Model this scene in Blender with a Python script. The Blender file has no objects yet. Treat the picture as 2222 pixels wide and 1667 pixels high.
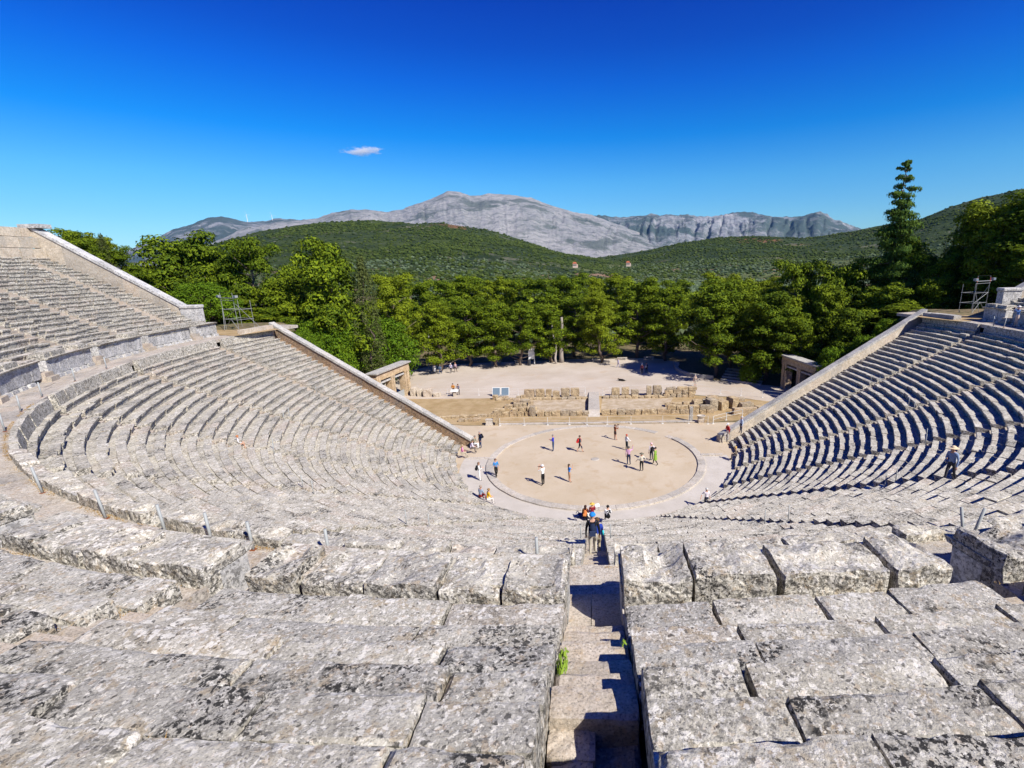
import bpy, bmesh, math, random
import numpy as np
from mathutils import Vector, Matrix, noise as mn
random.seed(7)
R=math.radians
scene=bpy.context.scene
COL=scene.collection
# ------------------------------------------------------------------ camera
cd=bpy.data.cameras.new('camera'); cam=bpy.data.objects.new('camera',cd); COL.objects.link(cam)
rt=Vector((0.999575761,0.019126382,-0.021965408)); up=Vector((0.016528367,0.248461077,0.968500855)); fw=Vector((-0.023981466,0.968453032,-0.248039543))
M=Matrix((rt,up,-fw)).transposed().to_4x4(); M.translation=Vector((0.0536,-43.3491,17.8257)); cam.matrix_world=M
cd.sensor_width=36; cd.lens=36*1067.63/2222; cd.shift_x=-(1264.58-1111)/2222; cd.shift_y=(847.24-833.5)/2222
cd.clip_start=.1; cd.clip_end=20000
scene.camera=cam
# ------------------------------------------------------------------ light
SUN_EL=42.5; SUN_DIR=-42.0     # direction the light comes from, measured from +x in the plan
w=bpy.data.worlds.new('World'); scene.world=w; w.use_nodes=True
nt=w.node_tree; nt.nodes.clear()
sky=nt.nodes.new('ShaderNodeTexSky'); sky.sky_type='NISHITA'; sky.sun_disc=False
sky.sun_elevation=R(SUN_EL); sky.sun_rotation=R(90-SUN_DIR); sky.altitude=350
sky.air_density=1.0; sky.dust_density=.35; sky.ozone_density=3.0
hs=nt.nodes.new('ShaderNodeHueSaturation'); hs.inputs['Saturation'].default_value=1.0
# the sky's own colour by height above the horizon: deep polarised blue overhead, pale cyan low down
tc=nt.nodes.new('ShaderNodeTexCoord'); sx=nt.nodes.new('ShaderNodeSeparateXYZ'); rp=nt.nodes.new('ShaderNodeValToRGB'); mx=nt.nodes.new('ShaderNodeMix'); mx.data_type='RGBA'; mx.blend_type='MULTIPLY'; mx.inputs[0].default_value=1
nt.links.new(tc.outputs['Generated'],sx.inputs[0]); nt.links.new(sx.outputs['Z'],rp.inputs[0])
SKYR=[(0.0,(.66,.93,1.10)),(.07,(.52,.93,1.16)),(.146,(.30,.88,1.26)),(.22,(.025,.66,1.34)),(.30,(.006,.42,1.34)),(.35,(.004,.29,1.20)),(.41,(.003,.21,1.12)),(.7,(.002,.12,.85))]
els=rp.color_ramp.elements
els[0].position=SKYR[0][0]; els[0].color=(*SKYR[0][1],1); els[1].position=SKYR[-1][0]; els[1].color=(*SKYR[-1][1],1)
for p_,c_ in SKYR[1:-1]:
    e=els.new(p_); e.color=(*c_,1)
bg=nt.nodes.new('ShaderNodeBackground'); bg.inputs['Strength'].default_value=.085
wo=nt.nodes.new('ShaderNodeOutputWorld')
nt.links.new(sky.outputs[0],hs.inputs['Color']); nt.links.new(hs.outputs[0],mx.inputs[6]); nt.links.new(rp.outputs[0],mx.inputs[7]); nt.links.new(mx.outputs[2],bg.inputs[0]); nt.links.new(bg.outputs[0],wo.inputs[0])
sl=bpy.data.lights.new('sun','SUN'); sl.energy=5; sl.angle=R(.5); sl.color=(1,.955,.89)
so=bpy.data.objects.new('sun',sl); COL.objects.link(so)
sv=Vector((math.cos(R(SUN_EL))*math.cos(R(SUN_DIR)),math.cos(R(SUN_EL))*math.sin(R(SUN_DIR)),math.sin(R(SUN_EL))))
so.rotation_euler=sv.to_track_quat('Z','Y').to_euler(); so.location=(80,-80,120)
scene.view_settings.view_transform='Standard'; scene.view_settings.look='None'; scene.view_settings.gamma=1
scene.view_settings.exposure=.46
scene.cycles.volume_bounces=3; scene.cycles.max_bounces=5; scene.cycles.diffuse_bounces=2; scene.cycles.glossy_bounces=1; scene.cycles.transparent_max_bounces=6; scene.cycles.caustics_reflective=False; scene.cycles.caustics_refractive=False

# ------------------------------------------------------------------ helpers
def link(o,parent=None):
    COL.objects.link(o)
    if parent is not None: o.parent=parent
    return o
def tag(o,label=None,cat=None,group=None,kind=None):
    if label: o['label']=label
    if cat: o['category']=cat
    if group: o['group']=group
    if kind: o['kind']=kind
    return o
def empty(name,loc=(0,0,0),rz=0,label=None,cat=None,group=None):
    o=bpy.data.objects.new(name,None); o.empty_display_size=.2; COL.objects.link(o); o.location=loc; o.rotation_euler=(0,0,rz)
    return tag(o,label,cat,group)
class MB:
    def __init__(s): s.v=[]; s.f=[]; s.m=[]; s.t=[]; s.sm=False
    def add(s,vs,fs,mi=0,tint=None):
        o=len(s.v); s.v.extend(vs); t=random.random() if tint is None else tint
        for f in fs: s.f.append([i+o for i in f]); s.m.append(mi); s.t.append(t)
    def hexa(s,c,mi=0,tint=None):   # 8 corners: 4 bottom ccw, 4 top ccw
        s.add(c,[(3,2,1,0),(4,5,6,7),(0,1,5,4),(1,2,6,5),(2,3,7,6),(3,0,4,7)],mi,tint)
    def box(s,x0,x1,y0,y1,z0,z1,mi=0,j=0,tint=None):
        c=[(x0,y0,z0),(x1,y0,z0),(x1,y1,z0),(x0,y1,z0),(x0,y0,z1),(x1,y0,z1),(x1,y1,z1),(x0,y1,z1)]
        if j: c=[tuple(q+random.uniform(-j,j) for q in p) for p in c]
        s.hexa(c,mi,tint)
    def bar(s,a,b,w,h=None,mi=0):   # rectangular bar between two points
        a=Vector(a); b=Vector(b); d=(b-a).normalized(); h=h or w
        u=d.cross(Vector((0,0,1)));
        if u.length<1e-3: u=Vector((1,0,0))
        u.normalize(); v=u.cross(d)
        c=[]
        for p in (a,b):
            for su,sv_ in ((-1,-1),(1,-1),(1,1),(-1,1)): c.append(tuple(p+u*su*w/2+v*sv_*h/2))
        s.add(c,[(3,2,1,0),(4,5,6,7),(0,1,5,4),(1,2,6,5),(2,3,7,6),(3,0,4,7)],mi)
    def tube(s,pts,rads,n=7,mi=0,cap=True):
        rings=[]; o=len(s.v)
        for i,p in enumerate(pts):
            p=Vector(p); d=Vector(pts[min(i+1,len(pts)-1)])-Vector(pts[max(i-1,0)])
            d.normalize(); u=d.cross(Vector((0,0,1)) if abs(d.z)<.95 else Vector((1,0,0))).normalized(); v=u.cross(d)
            for k in range(n):
                a=2*math.pi*k/n; s.v.append(tuple(p+(u*math.cos(a)+v*math.sin(a))*rads[i]))
        t=random.random()
        for i in range(len(pts)-1):
            for k in range(n):
                a=o+i*n+k; b=o+i*n+(k+1)%n; s.f.append([a,b,b+n,a+n]); s.m.append(mi); s.t.append(t)
        if cap:
            s.f.append([o+k for k in range(n)][::-1]); s.m.append(mi); s.t.append(t)
            s.f.append([o+(len(pts)-1)*n+k for k in range(n)]); s.m.append(mi); s.t.append(t)
    def mesh(s,name,mats,smooth=False):
        me=bpy.data.meshes.new(name); me.from_pydata([tuple(v) for v in s.v],[],s.f)
        for m in (mats if isinstance(mats,(list,tuple)) else [mats]): me.materials.append(m)
        if s.f:
            me.polygons.foreach_set('material_index',s.m)
            a=me.attributes.new('tint','FLOAT','FACE'); a.data.foreach_set('value',s.t)
            if smooth: me.polygons.foreach_set('use_smooth',[True]*len(s.f))
        me.update(); return me
    def build(s,name,mats,parent=None,smooth=False):
        o=bpy.data.objects.new(name,s.mesh(name,mats,smooth)); return link(o,parent)

# ------------------------------------------------------------------ materials
def mat(name,rough=.9):
    m=bpy.data.materials.new(name); m.use_nodes=True; n=m.node_tree; b=n.nodes['Principled BSDF']; b.inputs['Roughness'].default_value=rough
    b.inputs['Specular IOR Level'].default_value=.2
    return m,n,b
def plain(name,c,rough=.7,metal=0):
    m,n,b=mat(name,rough); b.inputs['Metallic'].default_value=metal
    tx=n.nodes.new('ShaderNodeTexNoise'); tx.inputs['Scale'].default_value=9; tx.inputs['Detail'].default_value=4
    g=n.nodes.new('ShaderNodeNewGeometry'); n.links.new(g.outputs['Position'],tx.inputs[0])
    mr=n.nodes.new('ShaderNodeMix'); mr.data_type='RGBA'; mr.inputs[6].default_value=(*[x*.82 for x in c],1); mr.inputs[7].default_value=(*[min(x*1.15,1) for x in c],1)
    n.links.new(tx.outputs[0],mr.inputs[0]); n.links.new(mr.outputs[2],b.inputs['Base Color']); return m
class NB:
    "small node-building helper on world position"
    def __init__(s,n,obj=False):
        s.n=n
        if obj:
            s.pos=n.nodes.new('ShaderNodeTexCoord').outputs['Object']
        else: s.pos=n.nodes.new('ShaderNodeNewGeometry').outputs['Position']
    def noise(s,scale,detail=4,rough=.55,dist=0,off=None,sc=None):
        t=s.n.nodes.new('ShaderNodeTexNoise'); t.inputs['Scale'].default_value=scale; t.inputs['Detail'].default_value=detail; t.inputs['Roughness'].default_value=rough; t.inputs['Distortion'].default_value=dist
        src=s.pos
        if off or sc:
            mp=s.n.nodes.new('ShaderNodeMapping'); mp.inputs['Location'].default_value=off or (0,0,0); mp.inputs['Scale'].default_value=sc or (1,1,1); s.n.links.new(src,mp.inputs[0]); src=mp.outputs[0]
        s.n.links.new(src,t.inputs['Vector']); return t.outputs[0]
    def vor(s,scale,off=None,feat='F1'):
        t=s.n.nodes.new('ShaderNodeTexVoronoi'); t.inputs['Scale'].default_value=scale; t.feature=feat
        mp=s.n.nodes.new('ShaderNodeMapping'); mp.inputs['Location'].default_value=off or (0,0,0); s.n.links.new(s.pos,mp.inputs[0]); s.n.links.new(mp.outputs[0],t.inputs['Vector']); return t.outputs[0]
    def ramp(s,x,a,b,lo=0,hi=1):
        t=s.n.nodes.new('ShaderNodeMapRange'); t.interpolation_type='SMOOTHSTEP'; t.inputs[1].default_value=a; t.inputs[2].default_value=b; t.inputs[3].default_value=lo; t.inputs[4].default_value=hi; s.n.links.new(x,t.inputs[0]); return t.outputs[0]
    def math(s,op,a,b=None):
        t=s.n.nodes.new('ShaderNodeMath'); t.operation=op
        for i,q in enumerate((a,b)):
            if q is None: continue
            if isinstance(q,(int,float)): t.inputs[i].default_value=q
            else: s.n.links.new(q,t.inputs[i])
        return t.outputs[0]
    def mix(s,f,a,b,mode='MIX'):
        t=s.n.nodes.new('ShaderNodeMix'); t.data_type='RGBA'; t.blend_type=mode
        for i,q in ((0,f),(6,a),(7,b)):
            if isinstance(q,(int,float)): t.inputs[i].default_value=q
            elif isinstance(q,tuple): t.inputs[i].default_value=(*q,1) if len(q)==3 else q
            else: s.n.links.new(q,t.inputs[i])
        return t.outputs[2]
    def attr(s,name):
        t=s.n.nodes.new('ShaderNodeAttribute'); t.attribute_name=name; return t.outputs['Fac']
    def nz(s):
        g=s.n.nodes.new('ShaderNodeNewGeometry'); x=s.n.nodes.new('ShaderNodeSeparateXYZ'); s.n.links.new(g.outputs['True Normal'],x.inputs[0]); return x.outputs[2]
    def bump(s,b,h,strength,dist):
        t=s.n.nodes.new('ShaderNodeBump'); t.inputs['Strength'].default_value=strength; t.inputs['Distance'].default_value=dist; s.n.links.new(h,t.inputs['Height']); s.n.links.new(t.outputs[0],b.inputs['Normal'])
def stone(name,lo,hi,white=.5,dark=.5,ochre=.3,pink=.3,fine=1.0,wcol=(.78,.74,.65),bump=.6):
    m,n,b=mat(name,.93); q=NB(n)
    wp=n.nodes.new('ShaderNodeTexNoise'); wp.inputs['Scale'].default_value=9*fine; wp.inputs['Detail'].default_value=4; wp.inputs['Roughness'].default_value=.7; n.links.new(q.pos,wp.inputs[0])
    vm=n.nodes.new('ShaderNodeVectorMath'); vm.operation='MULTIPLY_ADD'; vm.inputs[1].default_value=(.16/fine,)*3; n.links.new(wp.outputs['Color'],vm.inputs[0]); n.links.new(q.pos,vm.inputs[2]); wpos=vm.outputs[0]
    def spots(scale,size,dens,off):
        t=n.nodes.new('ShaderNodeTexVoronoi'); t.inputs['Scale'].default_value=scale; mp=n.nodes.new('ShaderNodeMapping'); mp.inputs['Location'].default_value=off; n.links.new(wpos,mp.inputs[0]); n.links.new(mp.outputs[0],t.inputs['Vector'])
        sp=n.nodes.new('ShaderNodeSeparateColor'); n.links.new(t.outputs['Color'],sp.inputs[0])
        rad=q.math('MULTIPLY',sp.outputs[0],size)
        a=q.ramp(q.math('SUBTRACT',rad,t.outputs['Distance']),-.03,.03); return q.math('MULTIPLY',a,q.ramp(sp.outputs[1],1-dens-.02,1-dens+.02))
    base=q.mix(q.ramp(q.noise(1.5,6,.62),.34,.66),lo,hi)
    t=q.attr('tint')
    base=q.mix(q.math('MULTIPLY',q.ramp(t,.78,1.0),pink),base,(.47,.35,.27))
    base=q.mix(q.ramp(t,0,.5,.45,0),base,(.29,.28,.26))
    base=q.mix(q.math('MULTIPLY',q.ramp(q.noise(3.6,6,.65,.3,(7,3,1)),.54,.63),ochre),base,(.40,.28,.13))
    fs=q.noise(34*fine,5,.75,.2,(3,9,2)); base=q.mix(q.ramp(fs,.36,.50,.75,0),base,(.12,.115,.10)); base=q.mix(q.ramp(fs,.55,.66,0,.5),base,wcol)
    big=q.math('MULTIPLY',q.ramp(q.noise(1.0,4,.6,0,(11,5,3)),.34,.58,.15,1),q.ramp(t,.1,.6,.35,1.1))
    base=q.mix(q.math('MULTIPLY',q.math('MULTIPLY',spots(13*fine,.75,.6,(1,2,8)),big),white),base,wcol)
    base=q.mix(q.math('MULTIPLY',spots(29*fine,.7,.5,(6,2,3)),white*.9),base,wcol)
    base=q.mix(q.math('MULTIPLY',spots(16*fine,.6,.35,(3,1,5)),.5*ochre),base,(.50,.30,.12))
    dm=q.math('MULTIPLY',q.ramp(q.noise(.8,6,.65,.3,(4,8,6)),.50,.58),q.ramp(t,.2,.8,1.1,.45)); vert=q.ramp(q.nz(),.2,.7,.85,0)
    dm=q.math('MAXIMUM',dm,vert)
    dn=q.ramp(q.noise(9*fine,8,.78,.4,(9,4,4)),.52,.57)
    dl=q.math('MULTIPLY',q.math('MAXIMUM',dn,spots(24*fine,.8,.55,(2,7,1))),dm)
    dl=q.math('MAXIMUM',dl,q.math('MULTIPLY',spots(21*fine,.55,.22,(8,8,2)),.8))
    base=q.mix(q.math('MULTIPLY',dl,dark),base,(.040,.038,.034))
    n.links.new(base,b.inputs['Base Color'])
    h=q.math('ADD',q.math('MULTIPLY',q.noise(7,6,.7),.8),q.math('MULTIPLY',fs,.5))
    q.bump(b,h,bump,.04); return m
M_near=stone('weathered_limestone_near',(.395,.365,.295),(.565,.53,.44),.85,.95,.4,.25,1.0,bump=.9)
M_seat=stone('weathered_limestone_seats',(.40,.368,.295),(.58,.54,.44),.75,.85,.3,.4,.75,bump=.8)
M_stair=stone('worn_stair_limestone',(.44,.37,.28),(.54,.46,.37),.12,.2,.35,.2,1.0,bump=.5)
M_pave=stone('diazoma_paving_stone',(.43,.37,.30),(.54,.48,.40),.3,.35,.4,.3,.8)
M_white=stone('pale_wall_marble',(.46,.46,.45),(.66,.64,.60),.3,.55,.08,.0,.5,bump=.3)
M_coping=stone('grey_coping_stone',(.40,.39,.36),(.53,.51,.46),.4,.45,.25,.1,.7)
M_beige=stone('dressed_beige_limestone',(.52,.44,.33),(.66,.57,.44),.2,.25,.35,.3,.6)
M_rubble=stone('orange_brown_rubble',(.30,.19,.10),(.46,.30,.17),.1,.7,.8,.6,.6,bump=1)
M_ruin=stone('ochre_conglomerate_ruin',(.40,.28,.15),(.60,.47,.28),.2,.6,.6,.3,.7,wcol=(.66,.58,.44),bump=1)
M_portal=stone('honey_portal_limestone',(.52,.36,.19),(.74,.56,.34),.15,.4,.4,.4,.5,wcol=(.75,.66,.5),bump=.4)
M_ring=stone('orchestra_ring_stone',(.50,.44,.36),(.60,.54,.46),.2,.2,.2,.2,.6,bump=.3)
def ground_mat(name,lo,hi,spot,spa=.3,sc=.35,bump=.3,tuft=None):
    m,n,b=mat(name,.97); q=NB(n)
    base=q.mix(q.ramp(q.noise(sc,6,.6),.3,.7),lo,hi)
    base=q.mix(q.math('MULTIPLY',q.ramp(q.noise(sc*3.3,7,.65,.3,(5,5,5)),.52,.68),spa),base,spot)
    f=q.noise(22,5,.7); base=q.mix(q.ramp(f,.35,.65,.25,0),base,tuple(x*.6 for x in lo))
    if tuft: base=q.mix(q.ramp(q.noise(2.4,8,.7,.5,(2,2,2)),.5,.6,0,.8),base,tuft)
    n.links.new(base,b.inputs['Base Color']); q.bump(b,q.noise(9,6,.7),bump,.04); return m
M_sand=ground_mat('orchestra_packed_earth',(.52,.42,.29),(.60,.50,.37),(.46,.33,.19),.5,.22,.45)
M_plaza=ground_mat('plaza_gravel',(.50,.42,.33),(.61,.53,.44),(.52,.40,.28),.6,.12,.25)
M_dry=ground_mat('dry_grass_earth',(.36,.25,.12),(.50,.37,.21),(.30,.24,.09),.6,.5,.8)
M_room=ground_mat('stage_room_earth',(.42,.32,.20),(.60,.50,.37),(.36,.27,.12),.6,.9,1.0)
M_terrain=ground_mat('hillside_ground',(.16,.13,.07),(.26,.19,.11),(.10,.13,.04),.7,.08,.6,(.07,.09,.025))
M_eur=ground_mat('passage_paving',(.52,.47,.40),(.60,.55,.48),(.44,.40,.34),.4,.5,.15)
M_soil=ground_mat('loose_brown_soil',(.30,.20,.11),(.42,.30,.19),(.22,.16,.09),.5,3,1.0)
def leaf_mat(name,c1,c2,trans=.10):
    m,n,b=mat(name,.75); q=NB(n); t=q.attr('tint')
    oi=n.nodes.new('ShaderNodeObjectInfo')
    base=q.mix(q.ramp(t,0,1),c1,c2); base=q.mix(q.ramp(q.noise(.45,3,.5),.35,.65,0,.5),base,c1)
    base=q.mix(q.math('MULTIPLY',q.ramp(oi.outputs['Random'],.5,1),.4),base,(c2[0]*.95,c2[1]*.85,c2[2])); base=q.mix(q.math('MULTIPLY',q.ramp(oi.outputs['Random'],.5,0),.35),base,tuple(x*1.1 for x in c1))
    n.links.new(base,b.inputs['Base Color']); b.inputs['Specular IOR Level'].default_value=.1
    tr=n.nodes.new('ShaderNodeBsdfTranslucent'); n.links.new(base,tr.inputs['Color']); ms=n.nodes.new('ShaderNodeMixShader'); ms.inputs[0].default_value=trans
    out=n.nodes['Material Output']; n.links.new(b.outputs[0],ms.inputs[1]); n.links.new(tr.outputs[0],ms.inputs[2]); n.links.new(ms.outputs[0],out.inputs[0]); return m
M_pine=leaf_mat('pine_needles',(.045,.08,.005),(.23,.295,.011))
M_fir=leaf_mat('dark_conifer_needles',(.04,.085,.012),(.12,.18,.02))
M_broad=leaf_mat('broadleaf_green',(.05,.105,.005),(.19,.29,.012))
M_cyp=leaf_mat('cypress_green',(.06,.08,.02),(.12,.14,.035))
M_olive=leaf_mat('olive_grey_green',(.07,.105,.05),(.15,.19,.10))
M_scrub=leaf_mat('hill_scrub',(.022,.042,.010),(.085,.115,.02))
M_weed=leaf_mat('fresh_weed',(.18,.30,.03),(.30,.42,.05))
M_bark=plain('pine_bark',(.16,.12,.09)); M_deadwood=plain('dead_pale_wood',(.42,.37,.32))
M_steel=plain('galvanised_steel',(.30,.31,.30),.5,.2); M_postg=plain('painted_grey_post',(.36,.38,.37),.5)
M_dark=plain('dark_metal',(.04,.04,.045)); M_rust=plain('rusty_brown',(.25,.08,.03)); M_panelw=plain('off_white_panel',(.7,.7,.66)); M_redm=plain('red_clamp',(.5,.06,.03))  # M_dark: one near-black colour for hut walls, bin, windows and cameras
M_glassy=plain('floodlight_glass',(.16,.22,.27),.25)

# ------------------------------------------------------------------ plan of the theatre
W_=18.6
def g_(th,upper=False):
    a=abs(math.degrees(th)); t=max(0,(a-64)/42)
    return (2.9 if upper else 1.9)*t**1.6
def P(rho,th,z,upper=None):
    u=(rho>34.4) if upper is None else upper
    k=g_(th,False)
    if u: k=g_(th,False)+(g_(th,True)-g_(th,False))*min(1,max(0,(rho-34.4)/3))
    r=rho+k
    return (r*math.sin(th),-r*math.cos(th),z)
LZ=lambda k:.5+.322*(k-1)         # seat top of lower row k
LR=lambda k:12.3+.65*(k-1)
UZ=lambda k:13.2+.318*(k-1)
UR=lambda k:37.56+.65*(k-1)
ZD=11.75
# end (analemma) lines, right-hand side; mirrored for the left
AL0=Vector((12.6,4.1)); AL1=Vector((35.42,10.28)); ALd=(AL1-AL0).normalized(); ALn=Vector((-ALd.y,ALd.x))
BL0=Vector((39.6,5.8)); BL1=Vector((54.0,5.5)); BLd=(BL1-BL0).normalized(); BLn=Vector((-BLd.y,BLd.x))
def th_end(rho,off,upper=False):
    O,nn=(BL0,BLn) if upper else (AL0,ALn)
    lo,hi=R(60),R(150)
    for _ in range(40):
        m=(lo+hi)/2; p=P(rho,m,0); d=(Vector(p[:2])-O).dot(nn)
        if d<-off: lo=m
        else: hi=m
    return lo
def sm(t): t=min(max(t,0),1); return t*t*(3-2*t)
def prof(rho):
    if rho<12.3: return -.2
    if rho<34.3: return .5+.4954*(rho-12.3)
    if rho<36.4: return ZD
    if rho<37.6: return 12.7
    if rho<51.3: return 13.2+.489*(rho-37.6)
    return 20+min(1,(rho-51.3)*.2)
def ground(x,y):
    ax=abs(x); yl=4.1+(ax-12.6)*.272 if ax<36.5 else 10.6
    rr=math.hypot(x,y)
    if y>yl-1.0 or (ax<12.4 and y>0 and rr<14):
        zt=min(max((ax-31)*2.4,0),12)+min(max((ax-46)*.25,0),8)
        if ax>36.5 and y<10.6 : return min(zt,11.9) if ax<46 else zt-.1
        return zt*(1-sm((y-yl-(3 if ax>36.5 else 0))/17))
    th=math.atan2(ax,-y); rho=rr-g_(th,rr>36)
    if ax>38.5 and y>5.3: return min(11.7+max(ax-46,0)*.3,19)
    return prof(rho)-(.9 if rho>12.3 else .05)

# ------------------------------------------------------------------ terrain (one sheet to the horizon)
def axis(a,b,fine0,fine1,step,growth=1.09):
    xs=list(np.arange(fine0,fine1+.01,step)); s=step; x=fine1
    while x<b: s*=growth; x+=s; xs.append(min(x,b))
    s=step; x=fine0; l=[]
    while x>a: s*=growth; x-=s; l.append(max(x,a))
    return l[::-1]+xs
def far_z(x,y):
    d=math.hypot(x,y)
    return -3*sm((d-90)/200)+ -4*sm((d-300)/500)
XS=axis(-5000,5000,-72,72,1.0); YS=axis(-400,7000,-60,60,1.0)
vs=[];
for y in YS:
    for x in XS:
        z=ground(x,y)
        d=math.hypot(x,y)
        if d>75: z+=far_z(x,y)+mn.noise(Vector((x*.01,y*.01,0)))*min(3,(d-75)*.02)
        elif y>51 or abs(x)>36: z+=.15*mn.noise(Vector((x*.3,y*.3,1)))
        vs.append((x,y,z))
nx=len(XS); fs=[[j*nx+i,j*nx+i+1,(j+1)*nx+i+1,(j+1)*nx+i] for j in range(len(YS)-1) for i in range(nx-1)]
me=bpy.data.meshes.new('ground'); me.from_pydata(vs,[],fs); me.materials.append(M_terrain); me.polygons.foreach_set('use_smooth',[True]*len(fs))
tag(link(bpy.data.objects.new('ground',me)),kind='structure')
def sheet(name,pts,z,m,kind='structure',thick=None):
    bm=bmesh.new(); vv=[bm.verts.new((p[0],p[1],p[2] if len(p)>2 else z)) for p in pts]; bm.faces.new(vv); bmesh.ops.triangulate(bm,faces=bm.faces[:])
    me=bpy.data.meshes.new(name); bm.to_mesh(me); bm.free(); me.materials.append(m); o=link(bpy.data.objects.new(name,me)); o['kind']=kind; return o
def wob(pts,n=5,a=.35,seed=0):
    out=[]
    for i,p in enumerate(pts):
        q=pts[(i+1)%len(pts)]
        for k in range(n):
            t=k/n; x=p[0]+(q[0]-p[0])*t; y=p[1]+(q[1]-p[1])*t
            out.append((x+a*mn.noise(Vector((x*.6,y*.6,seed))),y+a*mn.noise(Vector((x*.6,y*.6,seed+9)))))
    return out
sheet('plaza',wob([(-36,38),(-33,28),(-31,22.5),(-14,22.6),(-1,22.8),(12,23.2),(18,21.5),(25,17.5),(31,14.6),(33,20),(26,27),(18.5,31.2),(15.4,35),(14.6,41),(16,46),(11,50.5),(-4,50.5),(-18,49),(-30,47)],6,.5),.012,M_plaza)
# ------------------------------------------------------------------ orchestra
sur=[P(12.4,R(a),0)[:2] for a in range(-104,105,4)]
sheet('orchestra_surround',sur+[(13.2,6.8),(21,10.1),(15,10.45),(0,10.35),(-15,10.6),(-22,12.6),(-24,14),(-27,17),(-26,9.2),(-13.2,6.2)],.004,M_sand)
sheet('orchestra_floor',[(9.5*math.cos(a*.1),9.5*math.sin(a*.1)) for a in range(63)],.010,M_sand)
eu=[]
for a in range(-93,94,3): eu.append((12.5*math.sin(R(a)),-12.5*math.cos(R(a))))
for a in range(93,-94,-3): eu.append((10.0*math.sin(R(a)),-10.0*math.cos(R(a))))
sheet('orchestra_passage',eu,.014,M_eur)
ring=MB()
a=0
while a<359:
    da=random.uniform(5.5,9.5); b=min(a+da,360); far=(a>28 and a<152)
    top=.045 if far else .13
    if not(38<a<44):
        c=[]
        for z in (-.1,top+random.uniform(-.01,.01)):
            for rr,aa in ((9.46,a+.03),(10.14,a+.03),(10.14,b-.03),(9.46,b-.03)): c.append((rr*math.cos(R(aa)),rr*math.sin(R(aa)),z))
        # rounded outer edge
        ring.hexa(c)
    a=b
rg=ring.build('kerb_ring',M_ring); tag(rg,'flat pale stone ring around the round earthen orchestra','stone kerb')
bv=rg.modifiers.new('bevel','BEVEL'); bv.width=.012; bv.segments=1
th_=MB(); n_=14
th_.add([(.42*math.cos(i*.45),.42*math.sin(i*.45),.012) for i in range(n_)]+[(.36*math.cos(i*.45),.36*math.sin(i*.45),.05) for i in range(n_)],[tuple(range(n_,2*n_))]+[(i,(i+1)%n_,(i+1)%n_+n_,i+n_) for i in range(n_)])
tag(th_.build('altar_stone',M_ring),'small pale round altar stone at the centre of the orchestra','stone slab')
for s,lab in ((-1,'low stone threshold joining the orchestra ring to the left seats'),(1,'low stone threshold joining the orchestra ring to the right seats')):
    b_=MB(); x=10.0
    while x<12.0: 
        l=random.uniform(.6,.9); b_.box(s*x,s*(x+l-.02),.35,.72,-.05,.07 if s<0 else .15,j=.012); x+=l
    tag(b_.build('threshold',M_ring),lab,'stone kerb')

# ------------------------------------------------------------------ seating
def stone_seg(mb,r,z,t0,t1,seat=.37,tread=.72,drop=.40,jr=.02,jz=.014,lip=True,dug=0):
    dr=random.gauss(0,jr); dz=random.gauss(0,jz)
    if random.random()<.03: dr+=random.uniform(.03,.10)
    fr=-.05 if lip else .0
    cs=[(.06,-drop),(.055,-.15),(.0,-.11),(-.015,-.02),(.012,0),(seat,0),(seat+.012,-.055),(tread,-.06),(tread,-drop)]
    vs=[]; 
    for t in (t0,t1):
        for i,(a,b) in enumerate(cs):
            ja=random.uniform(-.014,.014) if i in(2,3,4) else 0; jb=random.uniform(-.012,.012) if i in(3,4,5) else 0
            vs.append(P(r+dr*(1 if i<6 else 0)+a+ja,t,z+(dz if i<6 else 0)+b+jb))
    n=len(cs); f=[(i,(i+1)%n,(i+1)%n+n,i+n) for i in range(n)]+[tuple(range(n))[::-1],tuple(range(n,2*n))]
    mb.add(vs,f)
def seat_arc(mb,r,z,ta,tb,lmin=.6,lmax=1.3,wear=1,**k):
    t=ta
    while t<tb-1e-4:
        l=random.uniform(lmin,lmax)/r; e=min(t+l,tb)
        if tb-e<.35/r: e=tb
        gap=random.uniform(.004,.02)/r
        if random.random()<.08*wear: gap+=random.uniform(.02,.06)/r
        stone_seg(mb,r,z,t+gap/2,e-gap/2,jr=.015*wear+.004,jz=.012*wear+.003,**k)
        t=e
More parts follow.
